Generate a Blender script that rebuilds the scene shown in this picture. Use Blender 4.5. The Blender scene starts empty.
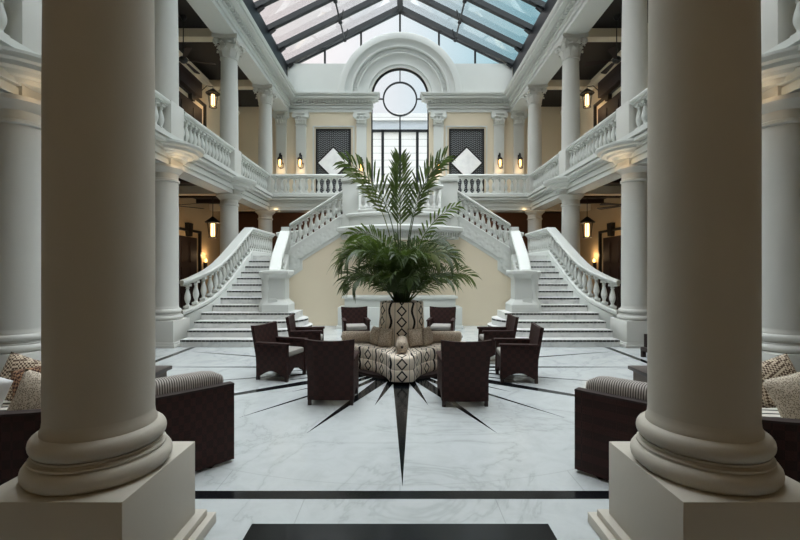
import bpy, bmesh, math, random
from math import pi, sin, cos, atan2, sqrt, hypot
from mathutils import Vector, Matrix
random.seed(7)
C = bpy.context.scene.collection

# ------------------------------------------------------------------ materials
def lin(c):
    return tuple(((x/255)/12.92 if x/255 <= .04045 else ((x/255+.055)/1.055)**2.4) for x in c)
class NT:
    def __init__(s, name):
        s.m = bpy.data.materials.new(name); s.m.use_nodes = True
        s.t = s.m.node_tree; s.n = s.t.nodes; s.l = s.t.links
        s.b = s.n.get('Principled BSDF'); s.out = s.n.get('Material Output')
    def node(s, typ, **kw):
        o = s.n.new(typ)
        for k, v in kw.items():
            if k.startswith('_'): setattr(o, k[1:], v)
            else:
                o.inputs[int(k[1:]) if k[0] == 'i' and k[1:].isdigit() else k].default_value = v
        return o
    def link(s, a, b): s.l.new(a, b)
    def math(s, op, a, b=None, c=None):
        o = s.n.new('ShaderNodeMath'); o.operation = op
        for i, x in enumerate((a, b, c)):
            if x is None: continue
            if isinstance(x, (int, float)): o.inputs[i].default_value = x
            else: s.link(x, o.inputs[i])
        return o.outputs[0]
    def mix(s, fac, a, b):
        o = s.n.new('ShaderNodeMix'); o.data_type = 'RGBA'
        for i, x in ((0, fac), (6, a), (7, b)):
            if isinstance(x, (int, float)): o.inputs[i].default_value = x
            elif isinstance(x, tuple): o.inputs[i].default_value = (*x[:3], 1)
            else: s.link(x, o.inputs[i])
        return o.outputs[2]
    def ramp(s, fac, stops):
        o = s.n.new('ShaderNodeValToRGB'); e = o.color_ramp.elements
        while len(e) < len(stops): e.new(.5)
        for i, (p, c) in enumerate(stops):
            e[i].position = p; e[i].color = (*c, 1) if isinstance(c, tuple) else (c, c, c, 1)
        s.link(fac, o.inputs[0]); return o.outputs[0]
    def bump(s, h, strength=.3, dist=.01):
        o = s.n.new('ShaderNodeBump'); o.inputs['Strength'].default_value = strength; o.inputs['Distance'].default_value = dist
        s.link(h, o.inputs['Height']); s.link(o.outputs[0], s.b.inputs['Normal'])
    def obj(s):
        return s.n.new('ShaderNodeTexCoord').outputs['Object']
    def uv(s):
        return s.n.new('ShaderNodeTexCoord').outputs['UV']
    def set(s, **kw):
        for k, v in kw.items():
            k = k.replace('_', ' ')
            if isinstance(v, tuple): v = (*v[:3], 1)
            if isinstance(v, (int, float, tuple)): s.b.inputs[k].default_value = v
            else: s.link(v, s.b.inputs[k])
        return s

def plain(name, rgb, rough=.6, var=.06, scale=3.0, bump=0, bscale=40, metallic=0):
    t = NT(name); c = lin(rgb)
    nz = t.node('ShaderNodeTexNoise', Scale=scale, Detail=4.0); t.link(t.obj(), nz.inputs['Vector'])
    col = t.mix(nz.outputs['Fac'], tuple(x*(1-var) for x in c), tuple(min(1, x*(1+var)) for x in c))
    t.set(Base_Color=col, Roughness=rough, Metallic=metallic)
    if bump:
        n2 = t.node('ShaderNodeTexNoise', Scale=bscale, Detail=3.0); t.link(t.obj(), n2.inputs['Vector'])
        t.bump(n2.outputs['Fac'], bump, .01)
    return t.m

M = {}
M['stone'] = plain('painted_stone', (202, 202, 197), .55, .04, 1.5, .04, 30)
M['trimw'] = plain('painted_plaster', (206, 209, 205), .5, .03, 2)
M['colnear'] = plain('column_stone', (196, 190, 178), .6, .06, 1.3, .1, 18)
M['cream'] = plain('cream_plaster', (218, 206, 183), .7, .03, 1.5)
M['ochre'] = plain('warm_plaster', (200, 176, 140), .7, .05, 1.5)
M['dark_ceiling'] = plain('dark_boards', (17, 14, 15), .6, .15, 4)
M['dark_wood'] = plain('dark_wood', (38, 22, 19), .65, .2, 6)
M['wood_brown'] = plain('brown_wood', (88, 56, 38), .5, .2, 4)
M['black_metal'] = plain('black_metal', (22, 22, 24), .4, .1, 5)
M['steel'] = plain('painted_steel', (24, 30, 34), .45, .06, 3)
M['screen_frame'] = plain('black_frame', (20, 20, 22), .4, .1, 5)
M['soil'] = plain('soil', (40, 30, 22), .9, .3, 30)
M['stem'] = plain('palm_stem', (96, 104, 56), .6, .25, 12)
M['grey_cushion'] = plain('grey_cushion', (150, 146, 140), .85, .08, 20, .2, 200)
M['white_cushion'] = plain('white_cushion', (214, 214, 214), .85, .04, 20, .2, 200)
M['table_top'] = plain('table_top', (74, 68, 66), .35, .12, 6)
M['table_side'] = plain('table_side', (98, 88, 80), .5, .12, 6)
M['blackstone'] = plain('black_marble', (20, 23, 26), .16, .35, 5)

def t_floor():
    t = NT('white_marble'); co = t.obj()
    w = t.node('ShaderNodeTexNoise', Scale=.55, Detail=6.0, Roughness=.6, Distortion=1.2); t.link(co, w.inputs['Vector'])
    vein = t.math('ABSOLUTE', t.math('SUBTRACT', w.outputs['Fac'], .5))
    v1 = t.ramp(vein, [(0, .66), (.012, .9), (.05, 1.0)])
    n2 = t.node('ShaderNodeTexNoise', Scale=2.2, Detail=7.0, Roughness=.65, Distortion=2.0); t.link(co, n2.inputs['Vector'])
    v2 = t.ramp(n2.outputs['Fac'], [(.3, .88), (.55, 1.0)])
    base = t.mix(1.0, lin((196, 201, 202)), lin((196, 201, 202)))
    mul = t.n.new('ShaderNodeMix'); mul.data_type = 'RGBA'; mul.blend_type = 'MULTIPLY'; mul.inputs[0].default_value = .55
    t.link(base, mul.inputs[6]); t.link(v1, mul.inputs[7])
    mul2 = t.n.new('ShaderNodeMix'); mul2.data_type = 'RGBA'; mul2.blend_type = 'MULTIPLY'; mul2.inputs[0].default_value = .8
    t.link(mul.outputs[2], mul2.inputs[6]); t.link(v2, mul2.inputs[7])
    # slab joints and the ring joint round the star
    br = t.node('ShaderNodeTexBrick', Scale=1.0, _offset=.5); br.inputs['Mortar Size'].default_value = .004
    br.inputs['Brick Width'].default_value = 1.46; br.inputs['Row Height'].default_value = 1.1
    br.inputs['Color1'].default_value = (1, 1, 1, 1); br.inputs['Color2'].default_value = (.97, .97, .97, 1); br.inputs['Mortar'].default_value = (.72, .72, .72, 1)
    t.link(co, br.inputs['Vector'])
    sx = t.n.new('ShaderNodeSeparateXYZ'); t.link(co, sx.inputs[0])
    dx = t.math('SUBTRACT', sx.outputs[0], .02); dy = t.math('SUBTRACT', sx.outputs[1], 7.75)
    r = t.math('SQRT', t.math('ADD', t.math('MULTIPLY', dx, dx), t.math('MULTIPLY', dy, dy)))
    ring = t.math('LESS_THAN', t.math('ABSOLUTE', t.math('SUBTRACT', r, 4.25)), .006)
    inside = t.math('LESS_THAN', r, 4.25)
    jc = t.mix(inside, br.outputs['Color'], (1.0, 1.0, 1.0))
    mul3 = t.n.new('ShaderNodeMix'); mul3.data_type = 'RGBA'; mul3.blend_type = 'MULTIPLY'; mul3.inputs[0].default_value = .8
    t.link(mul2.outputs[2], mul3.inputs[6]); t.link(jc, mul3.inputs[7])
    col = t.mix(t.math('MULTIPLY', ring, .35), mul3.outputs[2], (.35, .36, .37))
    t.set(Base_Color=col, Roughness=.2); t.b.inputs['Specular IOR Level'].default_value = .45
    return t.m
M['floor'] = t_floor()

def t_step():
    t = NT('stair_marble'); co = t.obj()
    n2 = t.node('ShaderNodeTexNoise', Scale=2.5, Detail=7.0, Roughness=.65, Distortion=2.0); t.link(co, n2.inputs['Vector'])
    t.set(Base_Color=t.ramp(n2.outputs['Fac'], [(.36, lin((194, 195, 194))), (.48, lin((214, 215, 213))), (.7, lin((222, 222, 220)))]), Roughness=.35)
    return t.m
M['step'] = t_step()
def t_mosaic():
    t = NT('mosaic_strip'); br = t.node('ShaderNodeTexBrick', Scale=1.0, _offset=.5)
    br.inputs['Mortar Size'].default_value = .008; br.inputs['Brick Width'].default_value = .09; br.inputs['Row Height'].default_value = 10.0
    br.inputs['Color1'].default_value = (.012, .012, .014, 1); br.inputs['Color2'].default_value = (.03, .03, .03, 1); br.inputs['Mortar'].default_value = (.3, .3, .3, 1)
    t.link(t.obj(), br.inputs['Vector']); t.set(Base_Color=br.outputs['Color'], Roughness=.4); return t.m
M['mosaic'] = t_mosaic()
def t_wicker():
    t = NT('woven_wicker'); co = t.obj()
    mp = t.node('ShaderNodeMapping'); t.link(co, mp.inputs[0]); mp.inputs['Location'].default_value = (.013, .017, .011)
    ch = t.node('ShaderNodeTexChecker', Scale=15.0); t.link(mp.outputs[0], ch.inputs['Vector'])
    ch.inputs['Color1'].default_value = (*lin((60, 34, 31)), 1); ch.inputs['Color2'].default_value = (*lin((44, 26, 24)), 1)
    nz = t.node('ShaderNodeTexNoise', Scale=60.0, Detail=2.0); t.link(co, nz.inputs['Vector'])
    t.set(Base_Color=t.mix(t.math('MULTIPLY', nz.outputs['Fac'], .35), ch.outputs['Color'], lin((30, 17, 15))), Roughness=.6); t.b.inputs['Specular IOR Level'].default_value = .25
    ck = t.node('ShaderNodeTexChecker', Scale=80.0); t.link(mp.outputs[0], ck.inputs['Vector'])
    t.bump(ck.outputs['Fac'], .4, .004); return t.m
M['wicker'] = t_wicker()
def t_pouf():
    t = NT('diamond_fabric'); s = t.n.new('ShaderNodeSeparateXYZ'); t.link(t.uv(), s.inputs[0])
    P, Q = .40, .19
    x = t.math('MULTIPLY', t.math('SUBTRACT', t.math('FRACT', t.math('ADD', t.math('DIVIDE', s.outputs[0], P), .5)), .5), P)   # -P/2..P/2
    y = t.math('MULTIPLY', t.math('SUBTRACT', t.math('FRACT', t.math('DIVIDE', s.outputs[1], Q)), .5), Q)
    ax, ay = t.math('ABSOLUTE', x), t.math('ABSOLUTE', y)
    d = t.math('ADD', ax, t.math('MULTIPLY', ay, .9))
    dia = t.math('MULTIPLY', t.math('LESS_THAN', d, .088), t.math('GREATER_THAN', d, .058))
    dot = t.math('LESS_THAN', d, .0)
    wv = t.math('MULTIPLY', t.math('SINE', t.math('MULTIPLY', s.outputs[1], 2*pi/(Q*2))), .022)
    xo = t.math('SUBTRACT', t.math('ABSOLUTE', t.math('SUBTRACT', t.math('FRACT', t.math('DIVIDE', s.outputs[0], P)), .5)), 0)
    xw = t.math('MULTIPLY', t.math('SUBTRACT', t.math('FRACT', t.math('DIVIDE', s.outputs[0], P)), .5), P)
    wave = t.math('LESS_THAN', t.math('ABSOLUTE', t.math('SUBTRACT', xw, wv)), .021)
    thin = t.math('LESS_THAN', t.math('ABSOLUTE', t.math('SUBTRACT', ax, .115)), .0045)
    fac = t.math('MAXIMUM', t.math('MAXIMUM', dia, wave), t.math('MULTIPLY', thin, .75))
    nz = t.node('ShaderNodeTexNoise', Scale=160.0, Detail=2.0); t.link(t.obj(), nz.inputs['Vector'])
    base = t.mix(nz.outputs['Fac'], lin((232, 217, 200)), lin((246, 235, 220)))
    t.set(Base_Color=t.mix(fac, base, lin((30, 24, 24))), Roughness=.9); t.bump(nz.outputs['Fac'], .15, .004); return t.m
M['pouf'] = t_pouf()
def t_weave(name, c1, c2, sc, kind='noise', rough=.9):
    t = NT(name); co = t.obj()
    if kind == 'checker':
        mp = t.node('ShaderNodeMapping'); mp.inputs['Rotation'].default_value = (.3, .4, .8); t.link(co, mp.inputs[0])
        k = t.node('ShaderNodeTexChecker', Scale=sc); t.link(mp.outputs[0], k.inputs['Vector']); f = k.outputs['Fac']
    elif kind == 'stripe':
        k = t.node('ShaderNodeTexWave', Scale=sc, Distortion=0.0); k.bands_direction = 'X'; t.link(t.uv(), k.inputs['Vector'])
        f = t.ramp(k.outputs['Fac'], [(.3, 0.0), (.6, 1.0)])
    elif kind == 'zebra':
        k = t.node('ShaderNodeTexWave', Scale=sc, Distortion=3.0, Detail=1.0); k.bands_direction = 'Y'; k.inputs['Detail Scale'].default_value = .8
        t.link(co, k.inputs['Vector']); f = t.ramp(k.outputs['Fac'], [(.18, 0.0), (.26, 1.0)])
    else:
        k = t.node('ShaderNodeTexVoronoi', Scale=sc); t.link(co, k.inputs['Vector']); f = t.ramp(k.outputs['Distance'], [(.15, 0.0), (.6, 1.0)])
    t.set(Base_Color=t.mix(f, lin(c1), lin(c2)), Roughness=rough); t.bump(f, .3, .004); return t.m
M['bolster'] = t_weave('taupe_weave', (124, 110, 96), (206, 190, 172), 75)
M['pil_taupe'] = t_weave('taupe_pillow', (112, 98, 86), (196, 180, 162), 60)
M['pil_check'] = t_weave('checked_pillow', (84, 64, 50), (206, 190, 168), 48, 'checker')
M['pil_speck'] = t_weave('speckled_pillow', (84, 70, 58), (200, 188, 170), 95)
M['pil_brown'] = t_weave('brown_diamond_pillow', (64, 36, 28), (160, 124, 96), 40, 'checker')
M['stripe'] = t_weave('ribbed_fabric', (84, 76, 72), (176, 170, 164), 17, 'stripe')
M['zebra'] = t_weave('zebra_fabric', (40, 36, 34), (212, 206, 196), 3.0, 'zebra')
def t_leaf(name, a, b):
    t = NT(name); nz = t.node('ShaderNodeTexNoise', Scale=2.5, Detail=2.0); t.link(t.obj(), nz.inputs['Vector'])
    t.set(Base_Color=t.mix(nz.outputs['Fac'], lin(a), lin(b)), Roughness=.45)
    tr = t.n.new('ShaderNodeBsdfTranslucent'); tr.inputs[0].default_value = (*lin((110, 136, 60)), 1)
    mx = t.n.new('ShaderNodeMixShader'); mx.inputs[0].default_value = .22
    t.link(t.b.outputs[0], mx.inputs[1]); t.link(tr.outputs[0], mx.inputs[2]); t.link(mx.outputs[0], t.out.inputs[0]); return t.m
M['leaf'] = t_leaf('palm_leaf', (38, 50, 28), (76, 94, 52))
M['leaf2'] = t_leaf('palm_leaf_pale', (62, 78, 40), (126, 130, 80))
M['leaf3'] = t_leaf('palm_leaf_bright', (66, 94, 34), (118, 142, 60))
def t_screen():
    t = NT('fretwork'); s = t.n.new('ShaderNodeSeparateXYZ'); t.link(t.obj(), s.inputs[0])
    k = .10
    a = t.math('FRACT', t.math('DIVIDE', t.math('ADD', s.outputs[2], t.math('MULTIPLY', t.math('PINGPONG', s.outputs[0], .1), .8)), k))
    f1 = t.math('LESS_THAN', t.math('ABSOLUTE', t.math('SUBTRACT', a, .5)), .2)
    b = t.math('FRACT', t.math('DIVIDE', s.outputs[0], .1)); f2 = t.math('GREATER_THAN', b, .22)
    t.set(Base_Color=t.mix(t.math('MULTIPLY', f1, f2), lin((12, 13, 15)), lin((132, 136, 140))), Roughness=.4); return t.m
M['fret'] = t_screen()
def t_mirror():
    t = NT('mirror_painted_reflection'); nz = t.node('ShaderNodeTexNoise', Scale=4.0, Detail=5.0); t.link(t.obj(), nz.inputs['Vector'])
    t.set(Base_Color=t.ramp(nz.outputs['Fac'], [(.35, lin((240, 241, 242))), (.6, lin((252, 252, 252)))]), Roughness=.08, Metallic=0.0); return t.m  # near-white, non-metallic base paints in the bright hall the mirror reflects
M['mirror'] = t_mirror()
def t_glass(name, tint, refl=.5):
    t = NT(name); t.n.remove(t.b)
    tr = t.n.new('ShaderNodeBsdfTransparent'); tr.inputs[0].default_value = (*tint, 1)
    gl = t.n.new('ShaderNodeBsdfGlossy'); gl.inputs['Roughness'].default_value = .02
    fr = t.node('ShaderNodeFresnel', IOR=1.4); mx = t.n.new('ShaderNodeMixShader')
    t.link(t.math('MULTIPLY', fr.outputs[0], refl), mx.inputs[0]); t.link(tr.outputs[0], mx.inputs[1]); t.link(gl.outputs[0], mx.inputs[2]); t.link(mx.outputs[0], t.out.inputs[0])
    return t.m
M['glass'] = t_glass('clear_glass', (.96, .97, .97))
M['skyglass'] = t_glass('roof_glass', (.97, .98, .98), .4)
def t_emit(name, rgb, s):
    t = NT(name); t.set(Base_Color=lin(rgb), Emission_Color=lin(rgb), Emission_Strength=s); return t.m
M['bulb'] = t_emit('warm_bulb', (255, 196, 120), 4.0)
M['tube'] = t_emit('warm_lamp_tube', (255, 206, 140), 3.5)
def t_relief():
    t = NT('relief_plaster'); k = t.node('ShaderNodeTexVoronoi', Scale=9.0); k.feature = 'SMOOTH_F1'; t.link(t.obj(), k.inputs['Vector'])
    t.set(Base_Color=lin((206, 209, 205)), Roughness=.5); t.bump(k.outputs['Distance'], .45, .04); return t.m
M['relief'] = t_relief()
def t_siding():
    t = NT('white_siding'); s = t.n.new('ShaderNodeSeparateXYZ'); t.link(t.obj(), s.inputs[0])
    f = t.math('LESS_THAN', t.math('FRACT', t.math('DIVIDE', s.outputs[2], .42)), .07)
    t.set(Base_Color=t.mix(f, lin((214, 215, 217)), lin((150, 154, 160))), Roughness=.7); return t.m
M['siding'] = t_siding()
M['greyband'] = plain('grey_fascia', (176, 184, 194), .6, .03, 2)

# ------------------------------------------------------------------ mesh builder
class MB:
    def __init__(s): s.v, s.f, s.uv = [], [], {}
    def add(s, vs, fs):
        o = len(s.v); s.v += [tuple(p) for p in vs]; s.f += [tuple(i+o for i in f) for f in fs]; return s
    def box(s, x0, y0, z0, x1, y1, z1):
        return s.add([(x0,y0,z0),(x1,y0,z0),(x1,y1,z0),(x0,y1,z0),(x0,y0,z1),(x1,y0,z1),(x1,y1,z1),(x0,y1,z1)],
                     [(0,3,2,1),(4,5,6,7),(0,1,5,4),(1,2,6,5),(2,3,7,6),(3,0,4,7)])
    def cbox(s, cx, cy, z0, hx, hy, z1): return s.box(cx-hx, cy-hy, z0, cx+hx, cy+hy, z1)
    def prism(s, poly, z0, z1):
        n = len(poly); vs = [(x,y,z0) for x,y in poly]+[(x,y,z1) for x,y in poly]
        return s.add(vs, [tuple(range(n-1,-1,-1)), tuple(range(n,2*n))]+[(i,(i+1)%n,n+(i+1)%n,n+i) for i in range(n)])
    def prism_y(s, poly, y0, y1):
        n = len(poly); vs = [(x,y0,z) for x,z in poly]+[(x,y1,z) for x,z in poly]
        return s.add(vs, [tuple(range(n-1,-1,-1)), tuple(range(n,2*n))]+[(i,(i+1)%n,n+(i+1)%n,n+i) for i in range(n)])
    def prism_x(s, poly, x0, x1):
        n = len(poly); vs = [(x0,y,z) for y,z in poly]+[(x1,y,z) for y,z in poly]
        return s.add(vs, [tuple(range(n-1,-1,-1)), tuple(range(n,2*n))]+[(i,(i+1)%n,n+(i+1)%n,n+i) for i in range(n)])
    def lathe(s, prof, cx=0, cy=0, seg=24, a0=0, a1=None, cap=True):
        full = a1 is None; n = seg if full else seg+1; span = 2*pi if full else a1-a0
        vs = [(cx+r*cos(a0+span*j/seg), cy+r*sin(a0+span*j/seg), z) for r, z in prof for j in range(n)]
        fs = []
        for i in range(len(prof)-1):
            for j in range(seg):
                k = (j+1) % n
                fs.append((i*n+j, i*n+k, (i+1)*n+k, (i+1)*n+j))
        if cap and full:
            if prof[0][0] > 1e-6: fs.append(tuple(range(n-1,-1,-1)))
            if prof[-1][0] > 1e-6: fs.append(tuple((len(prof)-1)*n+j for j in range(n)))
        return s.add(vs, fs)
    def sweep(s, prof, path, closed=False):
        """prof = closed list of (offset to the right of travel, dz); path = (x,y,z) points"""
        n, m = len(path), len(prof); vs = []
        for i in range(n):
            p = Vector(path[i])
            a = Vector(path[i-1]) if (i > 0 or closed) else None
            b = Vector(path[(i+1) % n]) if (i < n-1 or closed) else None
            d1 = (p-a).to_2d().normalized() if a is not None else None
            d2 = (b-p).to_2d().normalized() if b is not None else None
            if d1 is None: d1 = d2
            if d2 is None: d2 = d1
            n1, n2 = Vector((d1.y, -d1.x)), Vector((d2.y, -d2.x))
            nn = (n1+n2); nn = nn.normalized() if nn.length > 1e-6 else n1
            k = 1/max(.3, nn.dot(n1))
            for o, dz in prof: vs.append((p.x+nn.x*o*k, p.y+nn.y*o*k, p.z+dz))
        fs = []
        for i in range(n if closed else n-1):
            j = (i+1) % n
            for q in range(m): fs.append((i*m+q, i*m+(q+1)%m, j*m+(q+1)%m, j*m+q))
        if not closed: fs += [tuple(range(m)), tuple((n-1)*m+q for q in range(m-1,-1,-1))]
        return s.add(vs, fs)
    def tube(s, pts, rad, seg=8):
        pts = [Vector(p) for p in pts]; n = len(pts)
        if not hasattr(rad, '__len__'): rad = [rad]*n
        vs = []; up = Vector((0,0,1))
        for i, p in enumerate(pts):
            d = (pts[min(i+1,n-1)]-pts[max(i-1,0)]).normalized()
            u = d.cross(up if abs(d.z) < .95 else Vector((1,0,0))).normalized(); w = u.cross(d)
            for j in range(seg):
                a = 2*pi*j/seg; q = p+(u*cos(a)+w*sin(a))*rad[i]; vs.append(tuple(q))
        fs = [(i*seg+j, i*seg+(j+1)%seg, (i+1)*seg+(j+1)%seg, (i+1)*seg+j) for i in range(n-1) for j in range(seg)]
        fs += [tuple(range(seg-1,-1,-1)), tuple((n-1)*seg+j for j in range(seg))]
        return s.add(vs, fs)
    def bar(s, a, b, w, h):
        """rectangular bar between two points, h is measured upward"""
        a, b = Vector(a), Vector(b); d = (b-a).normalized(); r = d.cross(Vector((0,0,1)))
        r = r.normalized() if r.length > 1e-5 else Vector((1,0,0)); u = r.cross(d).normalized()
        vs = [p+r*(i*w/2)+u*(j*h/2) for p in (a,b) for i,j in ((-1,-1),(1,-1),(1,1),(-1,1))]
        return s.add(vs, [(3,2,1,0),(4,5,6,7),(0,1,5,4),(1,2,6,5),(2,3,7,6),(3,0,4,7)])
    def xf(s, mat):
        s.v = [tuple(mat @ Vector(p)) for p in s.v]; return s
    def mirx(s, sg):
        if sg < 0: s.v = [(-x,y,z) for x,y,z in s.v]
        return s
    def mesh(s, name, mat, off=(0,0,0), smooth=35, bevel=0):
        me = bpy.data.meshes.new(name)
        me.from_pydata([(x-off[0],y-off[1],z-off[2]) for x,y,z in s.v], [], s.f)
        bm = bmesh.new(); bm.from_mesh(me); bmesh.ops.recalc_face_normals(bm, faces=bm.faces)
        if bevel:
            es = [e for e in bm.edges if len(e.link_faces) == 2 and e.calc_face_angle(0) > .6]
            bmesh.ops.bevel(bm, geom=es, offset=bevel, segments=2, affect='EDGES', profile=.5, clamp_overlap=True)
        bm.to_mesh(me); bm.free()
        if smooth:
            me.polygons.foreach_set('use_smooth', [True]*len(me.polygons)); me.set_sharp_from_angle(angle=math.radians(smooth))
        me.materials.append(M[mat] if isinstance(mat, str) else mat); return me
    def build(s, name, mat, parent=None, smooth=35, bevel=0, off=None):
        if off is None: off = tuple(parent['_w']) if parent is not None and '_w' in parent else (0,0,0)
        o = bpy.data.objects.new(name, s.mesh(name, mat, off, smooth, bevel)); C.objects.link(o)
        if parent is not None: o.parent = parent
        return o

WPOS = {}
def thing(name, label, cat, loc=(0,0,0), rz=0, group=None):
    o = bpy.data.objects.new(name, None); C.objects.link(o); o.empty_display_size = .1
    o.location = loc; o.rotation_euler = (0,0,rz); o['label'] = label; o['category'] = cat; o['kind'] = 'thing'
    if group: o['group'] = group
    WPOS[o.name] = tuple(loc); return o
def part(mb, name, mat, parent, **kw):
    """mb in world coordinates; the part is stored relative to its thing (things built this way are not rotated)"""
    r = parent
    while r.parent is not None: r = r.parent
    return mb.build(name, mat, parent, off=WPOS.get(r.name, (0,0,0)), **kw)
def lpart(mb, name, mat, parent, **kw): return mb.build(name, mat, parent, off=(0,0,0), **kw)
def tag(o, label, cat, group=None, kind='thing'):
    o['label'] = label; o['category'] = cat; o['kind'] = kind
    if group: o['group'] = group
    return o
def struct(mb, name, mat, parent=None, **kw):
    o = mb.build(name, mat, parent, off=(0,0,0), **kw)
    if parent is None: o['kind'] = 'structure'
    return o
def copy_tree(o, parent=None):
    c = o.copy(); C.objects.link(c)
    if parent is not None: c.parent = parent
    for ch in list(o.children): copy_tree(ch, c)
    return c
SIDE = {-1: 'left', 1: 'right'}

# ------------------------------------------------------------------ layout constants
XC, RC = 5.48, .28                   # side column axis
COLY = [6.2, 10.05, 13.8, 17.5]
XW = 7.7                             # side walls
YB = 20.2                            # back wall plane
GZ = 4.75                            # gallery floor
ZS = 9.15                            # upper soffit

# ------------------------------------------------------------------ floor
fl = struct(MB().box(-XW-.3, -4.3, -.2, XW+.3, 20.6, 0), 'floor', 'floor', smooth=0)
SC = (.02, 7.75)
st = MB()
rays = {0:(4.28,.30), 18:(3.3,.25), 36:(3.28,.15), 54:(4.5,.30), 72:(3.6,.11), 90:(4.3,.18), 108:(4.7,.2), 126:(3.6,.11), 144:(4.2,.18), 162:(3.3,.13), 180:(4.3,.28)}
for a, (L, w) in rays.items():
    for sg in ((1,) if a in (0, 180) else (1, -1)):
        t = math.radians(a)*sg; d = (sin(t), -cos(t)); n = (d[1], -d[0])
        st.prism([(SC[0]+n[0]*w*.5+d[0]*.5, SC[1]+n[1]*w*.5+d[1]*.5), (SC[0]+d[0]*L, SC[1]+d[1]*L), (SC[0]-n[0]*w*.5+d[0]*.5, SC[1]-n[1]*w*.5+d[1]*.5)], 0.0005, .002)
for k in range(20):
    t = math.radians(9+18*k); d = (sin(t), -cos(t)); n = (d[1], -d[0]); L = 2.22; w = .16
    st.prism([(SC[0]+n[0]*w*.5+d[0]*.5, SC[1]+n[1]*w*.5+d[1]*.5), (SC[0]+d[0]*L, SC[1]+d[1]*L), (SC[0]-n[0]*w*.5+d[0]*.5, SC[1]-n[1]*w*.5+d[1]*.5)], 0.0005, .0018)
struct(st, 'star_inlay', 'blackstone', fl, smooth=0)
bd = MB().box(-4.8, 3.286, .0005, 4.8, 3.405, .002)
for sg in (-1, 1):
    b2 = MB().box(4.62, 3.405, .0005, 4.74, 9.72, .0021); b2.mirx(sg); bd.add(b2.v, b2.f)
struct(bd, 'border_band', 'blackstone', fl, smooth=0)
struct(MB().box(-1.02, .6, .0005, 1.02, 2.963, .002), 'dark_panel', 'blackstone', fl, smooth=0)

# ------------------------------------------------------------------ walls, ceilings
for sg in (-1, 1):
    nm = SIDE[sg]
    struct(MB().box(XW, -4.3, 0, XW+.25, YB+.35, GZ-.3).mirx(sg), 'wall_%s' % nm, 'ochre', smooth=0)
    struct(MB().box(XW, -4.3, GZ-.3, XW+.25, YB+.35, 11.2).mirx(sg), 'wall_upper_%s' % nm, 'cream', smooth=0)
    # gallery deck with its beam, its dark boarded underside, and the upper dark ceiling
    struct(MB().box(5.3, -4.3, 4.46, XW, YB, GZ-.004).mirx(sg), 'floor_gallery_%s' % nm, 'trimw', smooth=0)
    cl = MB().box(5.76, -4.3, 4.42, XW-.001, YB-.001, 4.46).mirx(sg)
    struct(cl, 'ceiling_lower_%s' % nm, 'dark_ceiling', smooth=0)
    struct(MB().box(5.82, -4.3, 9.42, XW-.001, YB-.001, 9.5).mirx(sg), 'ceiling_upper_%s' % nm, 'dark_ceiling', smooth=0)
    bm_ = MB(); bu = MB(); bl = MB()
    for y in COLY + [2.5]:
        b = MB().box(5.7, y-.16, 4.16, XW-.001, y+.16, 4.42).mirx(sg); bm_.add(b.v, b.f)
        b = MB().box(5.7, y-.16, 9.15, XW-.001, y+.16, 9.42).mirx(sg); bu.add(b.v, b.f)
    for y in COLY + [2.5]:
        for q in (1.25, 2.5):
            b = MB().box(5.76, y+q-.07, 4.28, XW-.001, y+q+.07, 4.42).mirx(sg)
            if y+q < YB-.2: bl.add(b.v, b.f)
    struct(bm_, 'trim_beams_lower_%s' % nm, 'cream', smooth=0); struct(bu, 'trim_beams_upper_%s' % nm, 'cream', smooth=0)
    struct(bl, 'trim_joists_%s' % nm, 'dark_wood', smooth=0)
    # crown moulding and skirting of the side wall
    struct(MB().sweep([(0,0),(.1,0),(.1,.12),(.2,.2),(.2,.3),(0,.3)], [(-XW,-4,8.85),(-XW,YB-.05,8.85)]).mirx(-sg), 'trim_crown_%s' % nm, 'cream', smooth=0)
    struct(MB().box(XW-.03, -4, 0, XW-.001, YB-.05, .2).mirx(sg), 'baseboard_%s' % nm, 'dark_wood', smooth=0)
# back wall, lower (under the gallery)
struct(MB().box(-XW, YB, 0, XW, YB+.3, GZ-.3), 'wall_back_lower', 'wood_brown', smooth=0)
# back gallery deck
bg = MB().box(-5.3, 17.3, 4.46, 5.3, YB, GZ-.004)
struct(bg, 'floor_gallery_back', 'trimw', smooth=0)
struct(MB().box(-5.76, 17.9, 4.42, 5.76, YB-.001, 4.46), 'ceiling_lower_back', 'dark_ceiling', smooth=0)
bb = MB()
for x in (-4.2, -2.8, -1.4, 0, 1.4, 2.8, 4.2): bb.box(x-.07, 17.9, 4.26, x+.07, YB-.001, 4.42)
struct(bb, 'trim_joists_back', 'dark_wood', smooth=0)
# back wall, upper: U shaped wall with an arched opening
ZA, RI, RO = 9.93, 1.36, 2.86
arc = [(RI*cos(pi*(1-i/32.)), ZA+RI*sin(pi*(1-i/32.))) for i in range(33)]
A0 = math.asin((11.40-ZA)/RO)
outl = [(-XW, GZ-.3), (-RI, GZ-.3)] + arc + [(RI, GZ-.3), (XW, GZ-.3), (XW, 11.40)]
oarc = [(RO*cos(a), ZA+RO*sin(a)) for a in [A0+(pi-2*A0)*i/40. for i in range(41)]]
outl += oarc + [(-XW, 11.40)]
struct(MB().prism_y(outl, YB, YB+.3), 'wall_back', 'cream', smooth=0)
# pale upper band of the back wall above the cornice
band = MB()
for sg in (-1, 1):
    b = MB().prism_y([(1.4, 9.8), (5.2, 9.8), (5.2, 11.40), (1.4, 11.40)], YB-.1, YB-.001).mirx(sg)
    # clip against the arch: only outside the arch ring
    b = MB().prism_y([(2.84, 9.8), (5.25, 9.8), (5.25, 11.40), (2.42, 11.40)], YB-.1, YB-.001).mirx(sg); band.add(b.v, b.f)
struct(band, 'wall_parapet_back', 'trimw', smooth=0)
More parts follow.
